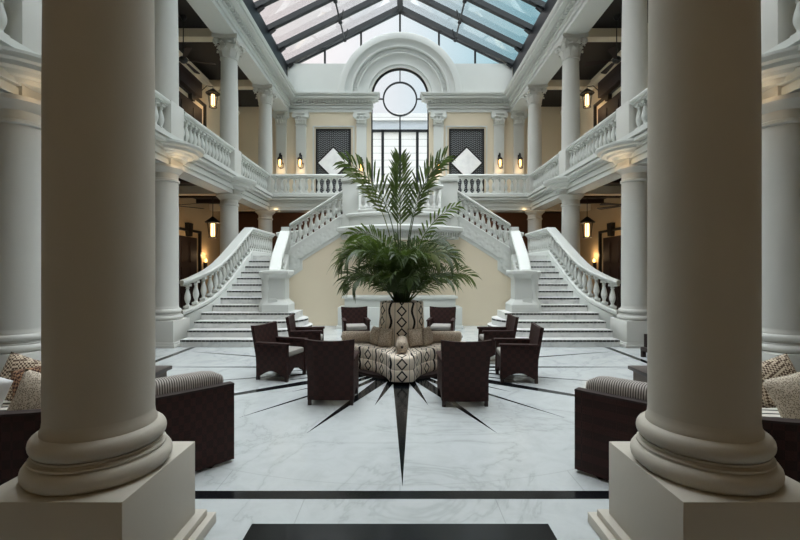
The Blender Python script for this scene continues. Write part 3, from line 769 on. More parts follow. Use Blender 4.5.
# ------------------------------------------------------------------ skylight
ZE, ZR = 11.36, 13.98
sk = thing('skylight', 'pitched glass roof on dark steel rafters over the hall', 'skylight', (0, 11, ZE))
sl = (ZR-ZE)/5.25
ry = [YB-.12-1.45*i for i in range(13)]
for y in ry:
    for sg in (-1, 1):
        part(MB().bar((5.36*sg, y, ZE-.02), (0, y, ZR), .20, .20), 'rafter', 'steel', sk, smooth=0)
part(MB().bar((0, 2.6, ZR+.02), (0, YB-.2, ZR+.02), .26, .30), 'ridge_beam', 'steel', sk, smooth=0)
for sg in (-1, 1):
    z = ZR-2.58*sl-.22
    pu = MB().bar((2.58*sg, 2.8, z), (2.58*sg, YB-.3, z), .06, .06)
    for y in ry:
        pu.bar((2.58*sg, y, z), (2.58*sg, y, z+.2), .08, .08); b = MB().lathe([(0,-.09),(.08,-.04),(.09,0),(.08,.04),(0,.09)], 2.58*sg, y, 10); b.v = [(x, yy, zz+z) for x, yy, zz in b.v]; pu.add(b.v, b.f)
        pu.bar((2.58*sg, y, z), (2.40*sg, y-.45, z+.28), .04, .04)
    part(pu, 'purlin', 'steel', sk, smooth=30)
    part(MB().bar((5.36*sg, 2.6, ZE-.08), (5.36*sg, YB-.1, ZE-.08), .2, .2), 'gutter', 'steel', sk, smooth=0)
    part(MB().box(5.26, 2.6, 10.4, 5.318, YB-.12, ZE-.16).mirx(sg), 'curb', 'steel', sk, smooth=0)
    gy = MB()
    g0, g1 = Vector((5.35*sg, 0, ZE+.10)), Vector((0, 0, ZR+.16))
    gy.add([(g0.x, 2.6, g0.z), (g1.x, 2.6, g1.z), (g1.x, YB-.1, g1.z), (g0.x, YB-.1, g0.z), (g0.x, 2.6, g0.z+.02), (g1.x, 2.6, g1.z+.02), (g1.x, YB-.1, g1.z+.02), (g0.x, YB-.1, g0.z+.02)], [(0,3,2,1),(4,5,6,7),(0,1,5,4),(1,2,6,5),(2,3,7,6),(3,0,4,7)])
    part(gy, 'glass_slope', 'skyglass', sk, smooth=0)
    nb = MB()
    for y in ry[:9]: part(MB().bar((5.24*sg, y, ZE-.12), (5.02*sg, y, ZE+.06), .1, .2), 'rafter_shoe', 'black_metal', sk, smooth=0)
gm = MB()
for x in (-3.55, -1.84, 0, 1.84, 3.55): gm.box(x-.045, YB+.1, 11.4, x+.045, YB+.16, ZR-abs(x)*sl)
for sg in (-1, 1): gm.bar((5.25*sg, YB+.13, ZE+.0), (0, YB+.13, ZR), .1, .16)
part(gm, 'gable_mullion', 'steel', sk, smooth=0)
part(MB().prism_y([(-5.25, 11.36), (5.25, 11.36), (0, ZR)], YB+.12, YB+.13), 'gable_glass', 'skyglass', sk, smooth=0)
struct(MB().prism_y([(-5.3, 11.2), (5.3, 11.2), (0, ZR+.1)], 2.4, 2.6), 'wall_gable_front', 'trimw', smooth=0)

# ------------------------------------------------------------------ lamps
def plight(loc, energy, col=(1, .68, .36), rad=.06):
    l = bpy.data.lights.new('lamp_glow', 'POINT'); l.energy = energy; l.color = col; l.shadow_soft_size = rad
    o = bpy.data.objects.new('lamp_glow', l); C.objects.link(o); o.location = loc; return o
def lantern(x, y, z, ztop, label, en=14, wall=None):
    t = thing('hanging_lantern', label, 'lantern', (x, y, z))
    lpart(MB().lathe([(.02,.56),(.05,.58),(.25,.52),(.27,.54),(.10,.68),(.05,.72),(.02,.74),(0,.74)], 0, 0, 20), 'cap', 'black_metal', t, smooth=30)
    cg = MB()
    for i in range(6):
        a = i*pi/3; cg.tube([(.20*cos(a), .20*sin(a), .54), (.13*cos(a), .13*sin(a), .02)], .008, 5)
    cg.lathe([(.12,0),(.145,0),(.145,.03),(.12,.03),(.12,0)], 0, 0, 18, cap=False)
    lpart(cg, 'cage', 'black_metal', t)
    lpart(MB().lathe([(.06,.05),(.068,.08),(.068,.46),(.06,.50),(0,.5)], 0, 0, 14), 'lamp_tube', 'tube', t)
    if wall is None: lpart(MB().tube([(0,0,.73), (0,0,ztop-z)], .012, 6), 'rod', 'black_metal', t)
    else:
        w = wall-x; lpart(MB().tube([(0,0,.72), (0,0,.80), (w*.5,0,.84), (w,0,.62)], .016, 6).box(min(w*.97,w), -.07, .45, max(w*.97,w), .07, .8), 'wall_arm', 'black_metal', t)
    plight((x, y, z-.12), en)
for sg in (-1, 1):
    lantern(6.55*sg, 15.05, 2.88, 4.28, 'black lantern hanging under the gallery above the %s stair rail' % SIDE[sg])
    lantern(7.22*sg, 16.6, 8.02, 9.42, 'black wall lantern in the upper %s gallery behind the columns' % SIDE[sg], 7, (XW-.004)*sg)
def fan(x, y, z, ztop, label, a0):
    t = thing('ceiling_fan', label, 'ceiling fan', (x, y, z))
    lpart(MB().lathe([(0,-.1),(.06,-.09),(.12,-.04),(.13,.03),(.08,.09),(.03,.11),(0,.11)], 0, 0, 18), 'motor', 'black_metal', t)
    lpart(MB().tube([(0,0,.1),(0,0,ztop-z-.06)], .015, 8).lathe([(.03,ztop-z-.14),(.1,ztop-z-.03),(.1,ztop-z)], 0, 0, 16), 'rod', 'black_metal', t)
    for i in range(5):
        a = a0+i*2*pi/5
        b = MB().box(.12, -.015, -.012, .25, .015, .004); b.prism([(.22,-.05),(.86,-.095),(.90,-.06),(.90,.06),(.86,.095),(.22,.05)], -.008, .006)
        lpart(b.xf(Matrix.Rotation(a, 4, 'Z') @ Matrix.Rotation(.2, 4, 'X')), 'blade', 'dark_wood', t, smooth=0)
for sg in (-1, 1):
    fan(6.55*sg, 13.0, 8.1, 9.42, 'dark ceiling fan in the upper %s gallery' % SIDE[sg], .3)
    fan(6.55*sg, 12.4, 3.62, 4.42, 'dark ceiling fan under the %s gallery, above the ground floor' % SIDE[sg], .9)
def sconce(x, label, y=YB-.125, z=6.5):
    t = thing('wall_sconce', label, 'sconce', (x, y, z))
    b = MB().box(-.06, -.03, .16, .06, -.001, .62)
    pts = [(0, -.03-.14*sin(pi*i/10), .52-.5*i/10) for i in range(11)]
    b.tube([(0,-.02,.55),(0,-.10,.68),(0,-.19,.62),(0,-.19,.45)], .035, 6); b.tube([(-.0,-.03,.3),(.13,-.05,.2),(.13,-.1,.0),(.0,-.16,-.06)], .022, 6)
    b.lathe([(.03,.50),(.12,.42),(.125,.40),(.03,.44)], 0, -.17, 14)
    for i in range(4):
        a = pi/4+i*pi/2; b.tube([(.11*cos(a), -.17+.11*sin(a), .41), (.12*cos(a), -.17+.12*sin(a), .2), (.04*cos(a), -.17+.04*sin(a), -.04)], .01, 5)
    lpart(b, 'bracket', 'black_metal', t)
    lpart(MB().lathe([(0,.04),(.05,.08),(.06,.2),(.05,.34),(0,.38)], 0, -.17, 12), 'bulb', 'bulb', t)
    plight((x, y-.19, z-.12), 2.5)
for sg in (-1, 1):
    n = SIDE[sg]
    sconce(5.56*sg, 'black wall sconce with lit bulb on the far %s corner pilaster' % n)
    sconce(4.63*sg, 'black wall sconce with lit bulb on the pilaster just outside the %s screen' % n)
    sconce(1.80*sg, 'small lit wall sconce on the pilaster at the %s side of the arched window' % n, z=6.3)
# cornice uplights on the ground-floor capitals
for sg in (-1, 1):
    for y, e in ((6.2, 1.6), (10.05, 2.6), (17.5, 1.6)):
        plight(((XC-.50)*sg, y-.30, 4.17), e*.6, rad=.06); plight(((XC-.50)*sg, y+.30, 4.17), e*.6, rad=.06)

# doors
def door(idx, sg, yc, w, z0, h, mat, transom=None):
    D = bpy.data.objects.new('door_%d' % idx, None); C.objects.link(D); D['kind'] = 'structure'; WPOS[D.name] = (0, 0, 0)
    part(MB().box(XW-.06, yc-w/2, z0, XW-.002, yc+w/2, z0+h).mirx(sg), 'door_leaf', 'dark_wood', D, smooth=0)
    pn = MB()
    for a in (-1, 1):
        for q in range(3): pn.box(XW-.08, yc+a*w*.25-w*.18, z0+.2+q*h*.31, XW-.06, yc+a*w*.25+w*.18, z0+.2+q*h*.31+h*.25)
    part(pn.mirx(sg), 'door_panel', 'dark_wood', D, smooth=0)
    c = MB(); k = .22
    c.box(XW-.1, yc-w/2-k-.08, z0, XW-.002, yc-w/2-k, z0+h+.2).box(XW-.1, yc+w/2+k, z0, XW-.002, yc+w/2+k+.08, z0+h+.2)
    c.box(XW-.1, yc-w/2-k-.08, z0+h+.2, XW-.002, yc+w/2+k+.08, z0+h+.28)
    c.prism_x([(yc-.12, z0+h+.02), (yc+.12, z0+h+.02), (yc+.18, z0+h+.5), (yc-.18, z0+h+.5)], XW-.14, XW-.002) if sg > -5 else None
    part(c.mirx(sg), 'door_frame', 'black_metal', D, smooth=0)
    if transom:
        part(MB().box(XW-.3, yc-1.3, z0+transom[0], XW-.002, yc+.35, z0+transom[1]).mirx(sg), 'transom_panel', 'dark_wood', D, bevel=.02)
i = 1
for sg in (-1, 1):
    door(i, sg, 15.55, 1.25, 0, 2.95, 'dark_wood'); i += 1
    door(i, sg, 15.75, 1.7, GZ, 3.2, 'dark_wood', (3.42, 4.0)); i += 1
for sg in (-1, 1):
    for y, lab in ((14.3, 'nearer'), (16.9, 'farther')):
        x = (XW-.003)*sg
        t = thing('wall_uplight', 'warm wall light on the %s side of the dark %s door' % (lab, SIDE[sg]), 'sconce', (x, y, 1.75))
        s = -sg
        lpart(MB().box(min(0,.1*s), -.06, 0, max(0,.1*s), .06, .3), 'housing', 'black_metal', t, smooth=0)
        lpart(MB().lathe([(0,.30),(.045,.31),(.05,.38),(.03,.44),(0,.45)], .07*s, 0, 10), 'bulb', 'bulb', t)
        plight((x+.2*s, y, 2.32), 8)
# warm lamps inside the back gallery's ground floor and the front gallery (downlights in the ceilings)
for x in (-4.0, 4.0): plight((x, 19.0, 4.1), 14)
FL = []
for x in (-4.6, 0, 4.6): plight((x, -1.2, 3.9), 7, (1, .74, .46), .15)

# ------------------------------------------------------------------ central sofa, palm
PX, PY = .03, 7.75
def pouf_outline(R, tip, depth, r0=1.0):
    pts = []
    for k in range(4):
        a = -pi/2+k*pi/2; b = a+pi/2
        da, na = Vector((cos(a), sin(a))), Vector((-sin(a), cos(a))); db, nb = Vector((cos(b), sin(b))), Vector((-sin(b), cos(b)))
        for q in (-1, -.6, 0, .6): pts.append(da*(R-.05*abs(q)**3)+na*tip*q)
        p, e = da*(R-.05)+na*tip, db*(R-.05)-nb*tip
        mid = (da+db).normalized()
        for j in range(14): t = j/14; pts.append(p.lerp(e, t)-mid*(depth*4*t*(1-t)))
    return [(PX+p.x, PY+p.y) for p in pts]
pf = thing('island_sofa', 'four-pointed island sofa in beige and black diamond fabric around a planter', 'sofa', (PX, PY, 0))
def pouf_layer(z0, z1, rnd, name, top=False):
    rings = []
    prof = [(-.02, z0), (0, z0+.02), (0, z1-rnd)] + [(-rnd*(1-cos(pi/2*i/4)), z1-rnd+rnd*sin(pi/2*i/4)) for i in range(1, 5)]
    O = [pouf_outline(1.27+o, .185, .25) for o, z in prof]
    n = len(O[0]); me = bpy.data.meshes.new(name); bm = bmesh.new(); uvl = bm.loops.layers.uv.new('UVMap')
    s = [0]
    for j in range(n): a, b = O[2][j], O[2][(j+1) % n]; s.append(s[-1]+hypot(a[0]-b[0], a[1]-b[1]))
    off = s[2]; U = [x-off for x in s]
    V = [[bm.verts.new((x-PX, y-PY, z)) for x, y in o] for o, (q, z) in zip(O, prof)]
    vv = [0]
    for i in range(1, len(prof)): vv.append(vv[-1]+hypot(prof[i][0]-prof[i-1][0], prof[i][1]-prof[i-1][1]))
    if top:
        for sc, in ((.62,), (.36,)):
            base = O[-1]
            V.append([bm.verts.new(((x-PX)*sc, (y-PY)*sc, z1+.012)) for x, y in base])
            vv.append(vv[-1]+.3)
    for i in range(len(V)-1):
        for j in range(n):
            k = (j+1) % n; f = bm.faces.new((V[i][j], V[i][k], V[i+1][k], V[i+1][j])); f.smooth = True
            for lp, (u, v) in zip(f.loops, ((U[j], vv[i]), (U[j+1], vv[i]), (U[j+1], vv[i+1]), (U[j], vv[i+1]))): lp[uvl].uv = (u, v+.0)
    bm.faces.new(V[-1]); bm.faces.new(V[0][::-1])
    bmesh.ops.recalc_face_normals(bm, faces=bm.faces); bm.to_mesh(me); bm.free(); me.materials.append(M['pouf']); me.set_sharp_from_angle(angle=math.radians(50))
    o = bpy.data.objects.new(name, me); C.objects.link(o); o.parent = pf; return o
pouf_layer(.05, .235, .02, 'base')
pouf_layer(.236, .435, .045, 'seat_cushion', True)
part(MB().lathe([(.9,.0),(.9,.05)], PX, PY, 32), 'foot_ring', 'dark_wood', pf)
def tower():
    me = bpy.data.meshes.new('planter_back'); bm = bmesh.new(); uvl = bm.loops.layers.uv.new('UVMap')
    prof = [(.43,.446),(.415,.7),(.395,.95),(.39,1.16),(.38,1.18),(.34,1.185),(.33,1.12)]; n = 48
    V = [[bm.verts.new((r*cos(2*pi*j/n), r*sin(2*pi*j/n), z)) for j in range(n)] for r, z in prof]
    for i in range(len(prof)-1):
        for j in range(n):
            k = (j+1) % n; f = bm.faces.new((V[i][j], V[i][k], V[i+1][k], V[i+1][j])); f.smooth = True
            per = 2.4
            for lp, (u, v) in zip(f.loops, ((j, i), (j+1, i), (j+1, i+1), (j, i+1))): lp[uvl].uv = (u/n*per-.6*1, prof[v][1])
    bm.faces.new(V[-1]); bmesh.ops.recalc_face_normals(bm, faces=bm.faces); bm.to_mesh(me); bm.free(); me.materials.append(M['pouf']); me.set_sharp_from_angle(angle=math.radians(50))
    o = bpy.data.objects.new('planter_back', me); C.objects.link(o); o.parent = pf
tower()
bl_lab = ['round bolster lying on the front point of the island sofa, end facing the viewer', 'long taupe bolster on the right-hand point of the island sofa', 'taupe bolster on the far point of the island sofa behind the planter', 'long taupe bolster on the left-hand point of the island sofa']
for k in range(4):
    a = -pi/2+k*pi/2
    L = .62
    prof = [(0,0),(.07,.006),(.095,.03),(.10,.07),(.10,L-.07),(.095,L-.03),(.07,L-.006),(0,L)]
    t = thing('bolster', bl_lab[k], 'bolster', (PX+.46*cos(a), PY+.46*sin(a), .452+.10))
    b = MB().lathe(prof, 0, 0, 24).xf(Matrix.Rotation(a, 4, 'Z') @ Matrix.Rotation(pi/2, 4, 'Y'))
    lpart(b, 'cover', 'bolster', t, smooth=45)
    e = MB().lathe([(0,L-.002),(.022,L),(.022,L+.012),(0,L+.016)], 0, 0, 12).xf(Matrix.Rotation(a, 4, 'Z') @ Matrix.Rotation(pi/2, 4, 'Y'))
    lpart(e, 'end_button', 'dark_wood', t)
def pillow_mesh(name, w, h, d, mat, n=14):
    vs, fs = [], []
    def pt(u, v, s):
        e = (1-abs(u)**2.6)*(1-abs(v)**2.6); k = 1-.07*(1-abs(u))*(abs(v)**2); k2 = 1-.07*(1-abs(v))*(abs(u)**2)
        return (u*w/2*k2, s*d/2*max(e, 0)**.55, v*h/2*k+h/2)
    for s in (-1, 1):
        for i in range(n+1):
            for j in range(n+1): vs.append(pt(-1+2*i/n, -1+2*j/n, s))
    N = (n+1)**2
    for s in (0, 1):
        for i in range(n):
            for j in range(n):
                q = (s*N+i*(n+1)+j, s*N+(i+1)*(n+1)+j, s*N+(i+1)*(n+1)+j+1, s*N+i*(n+1)+j+1); fs.append(q)
    m = MB().add(vs, fs); me = m.mesh(name, mat, smooth=60)
    bm = bmesh.new(); bm.from_mesh(me); bmesh.ops.remove_doubles(bm, verts=bm.verts, dist=.0005); bmesh.ops.recalc_face_normals(bm, faces=bm.faces); bm.to_mesh(me); bm.free()
    return me
PM = pillow_mesh('scatter_pillow', .28, .32, .16, 'pil_taupe')
labs = {(0,0): 'taupe pillow just right of the front bolster on the island sofa', (0,1): 'taupe pillow nearest the right bolster on the island sofa',
        (3,1): 'taupe pillow just left of the front bolster on the island sofa', (3,0): 'taupe pillow nearest the left bolster on the island sofa'}
for k in (0, 3):
    for j in (0, 1):
        a = -pi/2+k*pi/2+math.radians(27 if j == 0 else 58)
        o = bpy.data.objects.new('scatter_pillow', PM); C.objects.link(o)
        r = .545; o.location = (PX+r*cos(a), PY+r*sin(a), .446); o.rotation_euler = (-.18, 0, a+pi/2)
        tag(o, labs[(k, j)], 'pillow', 'taupe scatter pillows around the planter')

palm = thing('potted_palm', 'tall feathery green palm growing out of the island sofa planter', 'palm', (PX, PY, 1.13))
lpart(MB().lathe([(.325,-.02),(.325,.02),(.2,.05),(0,.06)], 0, 0, 24), 'soil', 'soil', palm)
def frond(az, elev, L, bend, mat, base=(0,0), leaf=.42, start=.25, dens=30, z0=.03, fwd=.7, lw=.022, droop=1.0, tw=0, lead=1.5):
    pts = []; p = Vector((base[0], base[1], z0)); e = elev; n = 18; hd = Vector((cos(az), sin(az), 0))
    for i in range(n+1):
        pts.append(p.copy()); d = hd*cos(e)+Vector((0,0,1))*sin(e); p = p+d*(L/n); e -= bend/n*(1+lead)*((i+.5)/n)**lead
    m = MB().tube(pts, [.014*(1-.85*i/n)+.002 for i in range(n+1)], 5)
    side = Vector((-sin(az), cos(az), 0))
    for j in range(dens):
        u = (j+.5)/dens; t = start+(1-start)*u; f = t*n; i = min(int(f), n-1); c = pts[i].lerp(pts[i+1], f-i); d = (pts[i+1]-pts[i]).normalized()
        sd = Matrix.Rotation(tw, 3, d) @ side; up = d.cross(sd)
        if up.z < 0 and abs(d.z) < .97: up = -up
        ll = leaf*(.5+.62*sin(pi*min(1, u*.78+.16)))*(.85+.3*random.random())
        for s in (-1, 1):
            q = (sd*s*(1.0-.25*u)+d*(fwd+.5*u)+up*(.15+.25*random.random())).normalized()
            w = lw*(.8+.4*random.random()); wv = q.cross(up).normalized()
            wv = (wv+up*s*.35*(random.random()-.2)).normalized()
            a = c; drp = Vector((0,0,-1))*droop
            P1 = a+q*ll*.3; P2 = a+q*ll*.68+drp*ll*.10; P3 = a+q*ll*.95+drp*ll*.34
            o = len(m.v)
            m.v += [tuple(a), tuple(P1+wv*w), tuple(P1-wv*w), tuple(P2+wv*w*.8), tuple(P2-wv*w*.8), tuple(P3)]
            m.f += [(o,o+1,o+2), (o+1,o+3,o+4,o+2), (o+3,o+5,o+4)]
    return lpart(m, 'frond', mat, palm, smooth=60)
R_ = math.radians
# tall upper fronds
frond(R_(95), R_(88), 2.64, R_(6), 'leaf', (-.02,.02), .50, .52, 17, fwd=1.25, lw=.022, droop=.35, tw=R_(12))
frond(R_(250), R_(84), 2.35, R_(4), 'leaf', (-.02,-.03), .36, .58, 9, fwd=1.3, lw=.018, droop=.4, tw=R_(-20))
frond(R_(182), R_(88), 2.9, R_(72), 'leaf', (-.04,0), .50, .55, 16, fwd=.8, lw=.023, droop=.7, tw=R_(55), lead=1.3)
frond(R_(176), R_(84), 2.6, R_(52), 'leaf2', (-.04,-.03), .38, .62, 10, fwd=.9, lw=.020, droop=.8, tw=R_(-50), lead=1.3)
frond(R_(0), R_(88), 2.8, R_(50), 'leaf', (.05,0), .48, .54, 17, fwd=.9, lw=.023, droop=.6, tw=R_(-55), lead=1.3)
frond(R_(6), R_(86), 2.62, R_(34), 'leaf', (.04,.03), .36, .58, 11, fwd=1.0, lw=.020, droop=.6, tw=R_(45), lead=1.3)
frond(R_(-12), R_(80), 2.05, R_(66), 'leaf3', (.06,-.04), .30, .52, 11, fwd=.9, lw=.020, tw=R_(-50), lead=1.2)
# mid and low crown, arching all round
mid = [(200,82,1.6,150,'leaf3',.36),(178,78,1.75,168,'leaf2',.44),(186,74,1.7,176,'leaf2',.46),(204,76,1.65,172,'leaf',.42),(222,80,1.45,150,'leaf',.38),(240,82,1.3,140,'leaf',.36),(262,84,1.25,130,'leaf',.36),
       (280,84,1.2,130,'leaf',.36),(300,82,1.3,140,'leaf',.36),(318,80,1.4,150,'leaf2',.38),(336,78,1.5,158,'leaf',.40),(354,78,1.5,150,'leaf2',.42),(10,80,1.55,140,'leaf',.42),(30,82,1.5,130,'leaf',.40),
       (60,84,1.5,120,'leaf',.40),(95,86,1.55,110,'leaf',.42),(125,84,1.5,120,'leaf',.42),(150,82,1.6,135,'leaf',.42),(164,78,1.6,150,'leaf',.42),(192,86,1.7,120,'leaf3',.40),(345,86,1.5,110,'leaf',.38)]
for k, (az, el, L, bd_, mt, lf) in enumerate(mid):
    frond(R_(az), R_(el), L, R_(bd_), mt, (.09*cos(R_(az)), .09*sin(R_(az))), lf, .26, 28, lw=.016, droop=1.2, tw=R_((45, -40, 25, -30, 55)[k % 5]))
low = [(190,56,1.25,150,'leaf',.36),(212,52,1.15,140,'leaf',.34),(232,58,1.0,130,'leaf',.32),(168,54,1.2,140,'leaf',.34),(254,64,.9,124,'leaf',.30),(285,64,.9,126,'leaf',.30),(312,58,1.0,126,'leaf',.32),
       (332,52,1.1,120,'leaf',.34),(350,44,1.3,82,'leaf2',.38),(18,54,1.2,130,'leaf',.34),(200,74,1.0,100,'leaf',.32),(340,74,1.0,100,'leaf',.32),(225,78,.95,90,'leaf',.32),(310,78,.95,90,'leaf',.32),(270,84,1.0,70,'leaf',.32)]
for k, (az, el, L, bd_, mt, lf) in enumerate(low):
    frond(R_(az), R_(el), L, R_(bd_), mt, (.11*cos(R_(az)), .11*sin(R_(az))), lf, .2, 24, lw=.015, droop=1.1, tw=R_((40, -35, 20, -50, 30)[k % 5]))
for (bx_, by_) in ((0,.02), (-.05,0), (.05,0), (.03,.04)):
    pass
lpart(MB().tube([(0,.02,0),(.0,.02,.5),(.0,.03,1.0)], [.035,.028,.016], 8).tube([(-.06,0,0),(-.05,0,.5),(-.06,0,.9)], [.03,.025,.015], 8).tube([(.06,-.02,0),(.06,0,.5),(.09,0,.85)], [.03,.024,.014], 8), 'stem', 'stem', palm)

# ------------------------------------------------------------------ woven armchairs
def make_chair(label):
    t = thing('armchair', label, 'armchair')
    # back panel, full height, leaning, hollowed top edge
    m = MB(); nx, nz = 10, 8; vs = []
    for fb in (0, 1):
        for j in range(nz+1):
            z0 = j/nz
            for i in range(nx+1):
                u = -1+2*i/nx; ztop = .865-.022*(1-u*u); z = .07+(ztop-.07)*z0
                hw = .285+.035*z0; lean = -.29-.085*max(0, z0-.35)/.65-.03*(1-min(1, z0/.3))*0
                vs.append((u*hw, lean+(.055 if fb else 0)-.02*(1-u*u), z))
    N = (nx+1)*(nz+1); fs = []
    for fb in (0, 1):
        for j in range(nz):
            for i in range(nx): a = fb*N+j*(nx+1)+i; fs.append((a, a+1, a+nx+2, a+nx+1))
    for i in range(nx):
        fs += [(i, i+1, N+i+1, N+i), (nz*(nx+1)+i, nz*(nx+1)+i+1, N+nz*(nx+1)+i+1, N+nz*(nx+1)+i)]
    for j in range(nz):
        for e in (0, nx): a = j*(nx+1)+e; fs.append((a, a+nx+1, N+a+nx+1, N+a))
    lpart(m.add(vs, fs), 'backrest', 'wicker', t, smooth=40)
    for s in (-1, 1):
        arch = [(-.22+.44*i/10, .07+.085*sin(pi*i/10)) for i in range(11)]
        poly = [(-.285, .07)] + arch + [(.285, .07), (.275, .565), (-.285, .565)]
        m = MB().prism_x(poly, .245, .30); m.mirx(s)
        lpart(m, 'side_panel', 'wicker', t, smooth=0)
        lpart(MB().box(.235, -.30, .566, .315, .30, .605).mirx(s), 'armrest', 'wicker', t, bevel=.008)
        for y in (-.265, .25):
            lpart(MB().box(.25, y-.025, 0, .295, y+.025, .07).mirx(s), 'leg', 'dark_wood', t, smooth=0)
    arch = [(-.20+.40*i/10, .09+.10*sin(pi*i/10)) for i in range(11)]
    lpart(MB().prism_y([(-.245, .09)]+arch+[(.245, .09), (.245, .375), (-.245, .375)], .215, .265), 'front_apron', 'wicker', t, smooth=0)
    lpart(MB().box(-.244, -.235, .30, .244, .214, .36), 'seat_frame', 'wicker', t, smooth=0)
    lpart(MB().box(-.235, -.225, .376, .235, .275, .47), 'seat_cushion', 'grey_cushion', t, bevel=.03)
    return t
chairs = [(-.895, 5.85, (.02, 1), 'woven dark armchair seen squarely from behind, left of the star\'s front ray'),
          (.83, 5.79, (-.02, 1), 'woven dark armchair seen from behind, right of the star\'s front ray'),
          (-1.93, 7.05, (.95, -.30), 'woven dark armchair seen side-on, outermost left of the island sofa'),
          (-1.80, 8.4, (.985, .08), 'woven dark armchair half hidden behind the outer left armchair'),
          (-1.04, 10.1, (.2, -.97), 'woven armchair with grey seat facing the viewer, left of the palm'),
          (.97, 10.1, (-.2, -.97), 'woven armchair with grey seat facing the viewer, right of the palm'),
          (1.86, 8.4, (-.985, .0), 'woven dark armchair half hidden behind the outer right armchair'),
          (1.86, 6.93, (-.985, .08), 'woven dark armchair seen side-on, outermost right of the island sofa')]
proto = None
for x, y, f, lab in chairs:
    if proto is None: proto = make_chair(lab); o = proto
    else: o = copy_tree(proto); o['label'] = lab
    o['group'] = 'woven armchairs around the island sofa'
    o.location = (x, y, 0); o.rotation_euler = (0, 0, atan2(-f[0], f[1]))

# ------------------------------------------------------------------ foreground curved sofas
def spl(P, n=8):
    out = []
    for i in range(len(P)-1):
        p0, p1, p2, p3 = [Vector(P[max(0, min(len(P)-1, i+k))]) for k in (-1, 0, 1, 2)]
        for j in range(n):
            t = j/n; out.append(tuple(.5*((2*p1)+(-p0+p2)*t+(2*p0-5*p1+4*p2-p3)*t*t+(-p0+3*p1-3*p2+p3)*t**3)))
    return out+[tuple(P[-1])]
SB0 = spl([(1.515, 3.93), (1.95, 3.49), (2.30, 3.25), (2.72, 3.10), (3.25, 3.02), (3.9, 3.06), (4.5, 3.2)])
def offs(path, d):
    out = []
    for i, p in enumerate(path):
        a, b = Vector(path[max(0, i-1)]), Vector(path[min(len(path)-1, i+1)]); t = (b-a).normalized(); n = Vector((-t.y, t.x)); q = Vector(p)+n*d; out.append((q.x, q.y))
    return out
def strip(path, d0, d1, z0, z1, a=0, b=None):
    p = path[a:b]; A, B = offs(p, d0), offs(p, d1); m = MB(); n = len(p)
    vs = [(x, y, z) for (x, y), (u, v) in zip(A, B) for (x, y, z) in ((x, y, z0), (u, v, z0), (u, v, z1), (x, y, z1))]
    fs = [(i*4+q, i*4+(q+1)%4, i*4+4+(q+1)%4, i*4+4+q) for i in range(n-1) for q in range(4)]+[(0,1,2,3), (4*n-4,4*n-1,4*n-2,4*n-3)]
    return m.add(vs, fs)
for sg in (-1, 1):
    n = SIDE[sg]; SB = [(x-(.0 if sg < 0 else .0), y-(0 if sg < 0 else .2)) for x, y in SB0]
    t = thing('curved_sofa', 'dark curved sofa seen from behind beside the %s foreground column' % n, 'sofa', (2.7*sg, 3.5, 0), 0)
    part(strip(SB, 0, .07, .025, .70).mirx(sg), 'back_shell', 'wicker', t, smooth=30)
    part(strip(SB, -.004, .085, .70, .718).mirx(sg), 'back_cap', 'dark_wood', t, smooth=30)
    part(strip(SB, .071, 1.15, .12, .34, 1).mirx(sg), 'seat_base', 'wicker', t, smooth=30)
    part(strip(SB, .10, 1.2, .341, .47, 1).mirx(sg), 'seat_cushion', 'zebra', t, smooth=30, bevel=.03)
    # rolled back cushion near the free end
    pth = offs(SB[1:18], .19); ns = 20; k = len(pth); me = bpy.data.meshes.new('back_cushion'); bm = bmesh.new(); uvl = bm.loops.layers.uv.new('UVMap'); V = []; U = [0]; w0 = WPOS[t.name]
    for i, (x, y) in enumerate(pth):
        a, b = Vector(pth[max(0, i-1)]), Vector(pth[min(k-1, i+1)]); tt = (b-a).normalized(); nn = Vector((-tt.y, tt.x))
        e = (.72, .93, 1)[min(2, i, k-1-i)]
        if i: U.append(U[-1]+(Vector(pth[i])-Vector(pth[i-1])).length)
        row = []
        for j in range(ns):
            th = 2*pi*j/ns; c, s_ = cos(th), sin(th)
            ox = .11*e*math.copysign(abs(c)**.5, c); oz = .17*e*math.copysign(abs(s_)**.5, s_); row.append(bm.verts.new(((x+nn.x*ox)*sg-w0[0], y+nn.y*ox-w0[1], .655+oz-w0[2])))
        V.append(row)
    for i in range(k-1):
        for j in range(ns):
            f = bm.faces.new((V[i][j], V[i][(j+1)%ns], V[i+1][(j+1)%ns], V[i+1][j])); f.smooth = True
            for lp, u in zip(f.loops, (U[i], U[i], U[i+1], U[i+1])): lp[uvl].uv = (u, j/ns)
    bm.faces.new(V[0]); bm.faces.new(V[-1]); bmesh.ops.recalc_face_normals(bm, faces=bm.faces); bm.to_mesh(me); bm.free(); me.materials.append(M['stripe']); me.set_sharp_from_angle(angle=math.radians(60))
    o = bpy.data.objects.new('back_cushion', me); C.objects.link(o); o.parent = t
    for q in (3, 20, 36, 46):
        x, y = offs(SB, .06)[q]; part(MB().cbox(x, y, 0, .03, .03, .026).mirx(sg), 'foot', 'dark_wood', t, smooth=0)
        x, y = offs(SB, .75)[q]; part(MB().cbox(x, y, 0, .04, .04, .12).mirx(sg), 'foot', 'dark_wood', t, smooth=0)
PME = {k: pillow_mesh('throw_pillow', .46, .44, .17, k) for k in ('pil_check', 'pil_speck', 'pil_brown', 'white_cushion')}
def throw(x, y, z, kind, rot, lab):
    o = bpy.data.objects.new('throw_pillow', PME[kind]); C.objects.link(o); o.location = (x, y, z); o.rotation_euler = rot; tag(o, lab, 'pillow')
throw(-2.95, 3.42, .475, 'pil_speck', (-.3, .25, .1), 'speckled taupe pillow at the back edge of the left sofa')
throw(-3.72, 4.12, .475, 'pil_check', (-.3, .35, .25), 'checked beige pillow behind the speckled one on the left sofa')
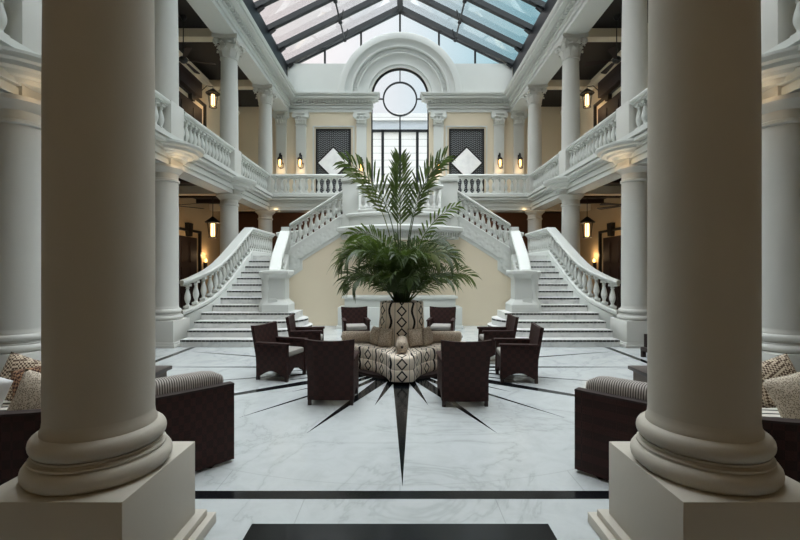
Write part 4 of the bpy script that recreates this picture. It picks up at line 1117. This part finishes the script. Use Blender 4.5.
throw(-3.22, 3.86, .475, 'pil_brown', (-.4, -.2, .3), 'brown diamond pillow peeping past the left foreground column')
throw(-3.60, 3.56, .475, 'white_cushion', (-.2, .3, -.1), 'plain white cushion at the left edge of the photo')
throw(3.40, 3.50, .475, 'pil_speck', (-.3, -.3, -.1), 'speckled taupe pillow at the right edge of the photo')
throw(3.66, 4.05, .475, 'pil_check', (-.35, -.35, -.2), 'checked beige pillow on the zebra seat of the right sofa')
throw(4.10, 4.05, .475, 'white_cushion', (-.35, .2, .1), 'plain white cushion behind the pillows of the right sofa')
for sg in (-1, 1):
    t = thing('coffee_table', 'low dark table beyond the %s curved sofa' % SIDE[sg], 'table', (3.7*sg, 5.6, 0))
    part(MB().box(3.15, 5.35, .38, 4.3, 5.95, .43).mirx(sg), 'table_top', 'table_top', t, bevel=.006)
    part(MB().box(3.2, 5.4, .02, 4.25, 5.9, .38).mirx(sg), 'table_body', 'table_side', t, smooth=0)
    part(MB().box(3.24, 5.45, 0, 4.2, 5.85, .02).mirx(sg), 'foot', 'dark_wood', t, smooth=0)
t = thing('low_bench', 'small dark wooden bench by the plinth of the right stair-foot column', 'bench', (5.1, 8.5, 0))
part(MB().box(4.86, 8.3, .12, 5.5, 8.7, .20), 'seat', 'dark_wood', t, bevel=.01)
part(MB().box(4.93, 8.62, .20, 5.5, 8.70, .46), 'backrest', 'dark_wood', t, bevel=.01)
for x in (4.9, 5.46):
    for y in (8.34, 8.66): part(MB().cbox(x, y, 0, .035, .035, .12), 'leg', 'dark_wood', t, smooth=0)

# ------------------------------------------------------------------ camera, world, view
cam = bpy.data.cameras.new('camera'); cam.sensor_width = 36; cam.lens = 36*430/800; cam.clip_end = 200
co = bpy.data.objects.new('camera', cam); C.objects.link(co); co.location = (0, 0, 1.75); co.rotation_euler = (pi/2, 0, 0)
bpy.context.scene.camera = co

w = bpy.data.worlds.new('sky'); bpy.context.scene.world = w; w.use_nodes = True
t = w.node_tree; nn, ll = t.nodes, t.links; bg = nn['Background']
tc = nn.new('ShaderNodeTexCoord'); sp = nn.new('ShaderNodeSeparateXYZ'); ll.new(tc.outputs['Generated'], sp.inputs[0])
mr = nn.new('ShaderNodeMapRange'); ll.new(sp.outputs[0], mr.inputs[0]); mr.inputs[1].default_value = -.25; mr.inputs[2].default_value = .25
cr = nn.new('ShaderNodeValToRGB'); ll.new(mr.outputs[0], cr.inputs[0])
e = cr.color_ramp.elements; e[0].position = 0; e[0].color = (.74, .66, .66, 1); e[1].position = 1; e[1].color = (.24, .44, .51, 1)
x = e.new(.45); x.color = (.63, .65, .68, 1)
nz = nn.new('ShaderNodeTexNoise'); nz.inputs['Scale'].default_value = 3.0; nz.inputs['Detail'].default_value = 4; ll.new(tc.outputs['Generated'], nz.inputs[0])
zr = nn.new('ShaderNodeValToRGB'); ll.new(sp.outputs[2], zr.inputs[0])
ze = zr.color_ramp.elements; ze[0].position = 0; ze[0].color = (.128, .128, .128, 1); ze[1].position = 1; ze[1].color = (.96, .985, 1, 1)
q = ze.new(.56); q.color = (.140, .140, .140, 1); q = ze.new(.75); q.color = (.63, .65, .66, 1)
mn = nn.new('ShaderNodeMath'); mn.operation = 'MULTIPLY_ADD'; ll.new(nz.outputs['Fac'], mn.inputs[0]); mn.inputs[1].default_value = .3; mn.inputs[2].default_value = .85
mm = nn.new('ShaderNodeMath'); mm.operation = 'MULTIPLY'; mm.inputs[0].default_value = 10.0; ll.new(mn.outputs[0], mm.inputs[1])
mx = nn.new('ShaderNodeMix'); mx.data_type = 'RGBA'; mx.blend_type = 'MULTIPLY'; mx.inputs[0].default_value = 1; hz = nn.new('ShaderNodeMapRange'); ll.new(sp.outputs[2], hz.inputs[0]); hz.inputs[1].default_value = .52; hz.inputs[2].default_value = .66
hm = nn.new('ShaderNodeMix'); hm.data_type = 'RGBA'; ll.new(hz.outputs[0], hm.inputs[0]); ll.new(cr.outputs[0], hm.inputs[6]); hm.inputs[7].default_value = (.73, .745, .755, 1)
ll.new(hm.outputs[2], mx.inputs[6]); ll.new(zr.outputs[0], mx.inputs[7])
ll.new(mx.outputs[2], bg.inputs[0]); ll.new(mm.outputs[0], bg.inputs[1])

sl_ = bpy.data.lights.new('added_soft_fill', 'SUN'); sl_.energy = .9; sl_.angle = math.radians(50); sl_.color = (.97, .99, 1.0)  # broad overhead light added for contrast under the mouldings; the sky is overcast
so = bpy.data.objects.new('added_soft_fill', sl_); C.objects.link(so); so.rotation_euler = (math.radians(22), 0, 0)
sc = bpy.context.scene
sc.view_settings.view_transform = 'Standard'; sc.view_settings.look = 'None'; sc.view_settings.gamma = 1; sc.view_settings.exposure = .08
sc.view_settings.use_curve_mapping = False
sc.cycles.max_bounces = 10; sc.cycles.diffuse_bounces = 6; sc.cycles.transparent_max_bounces = 12
sc.cycles.sample_clamp_indirect = 6; sc.cycles.use_denoising = True
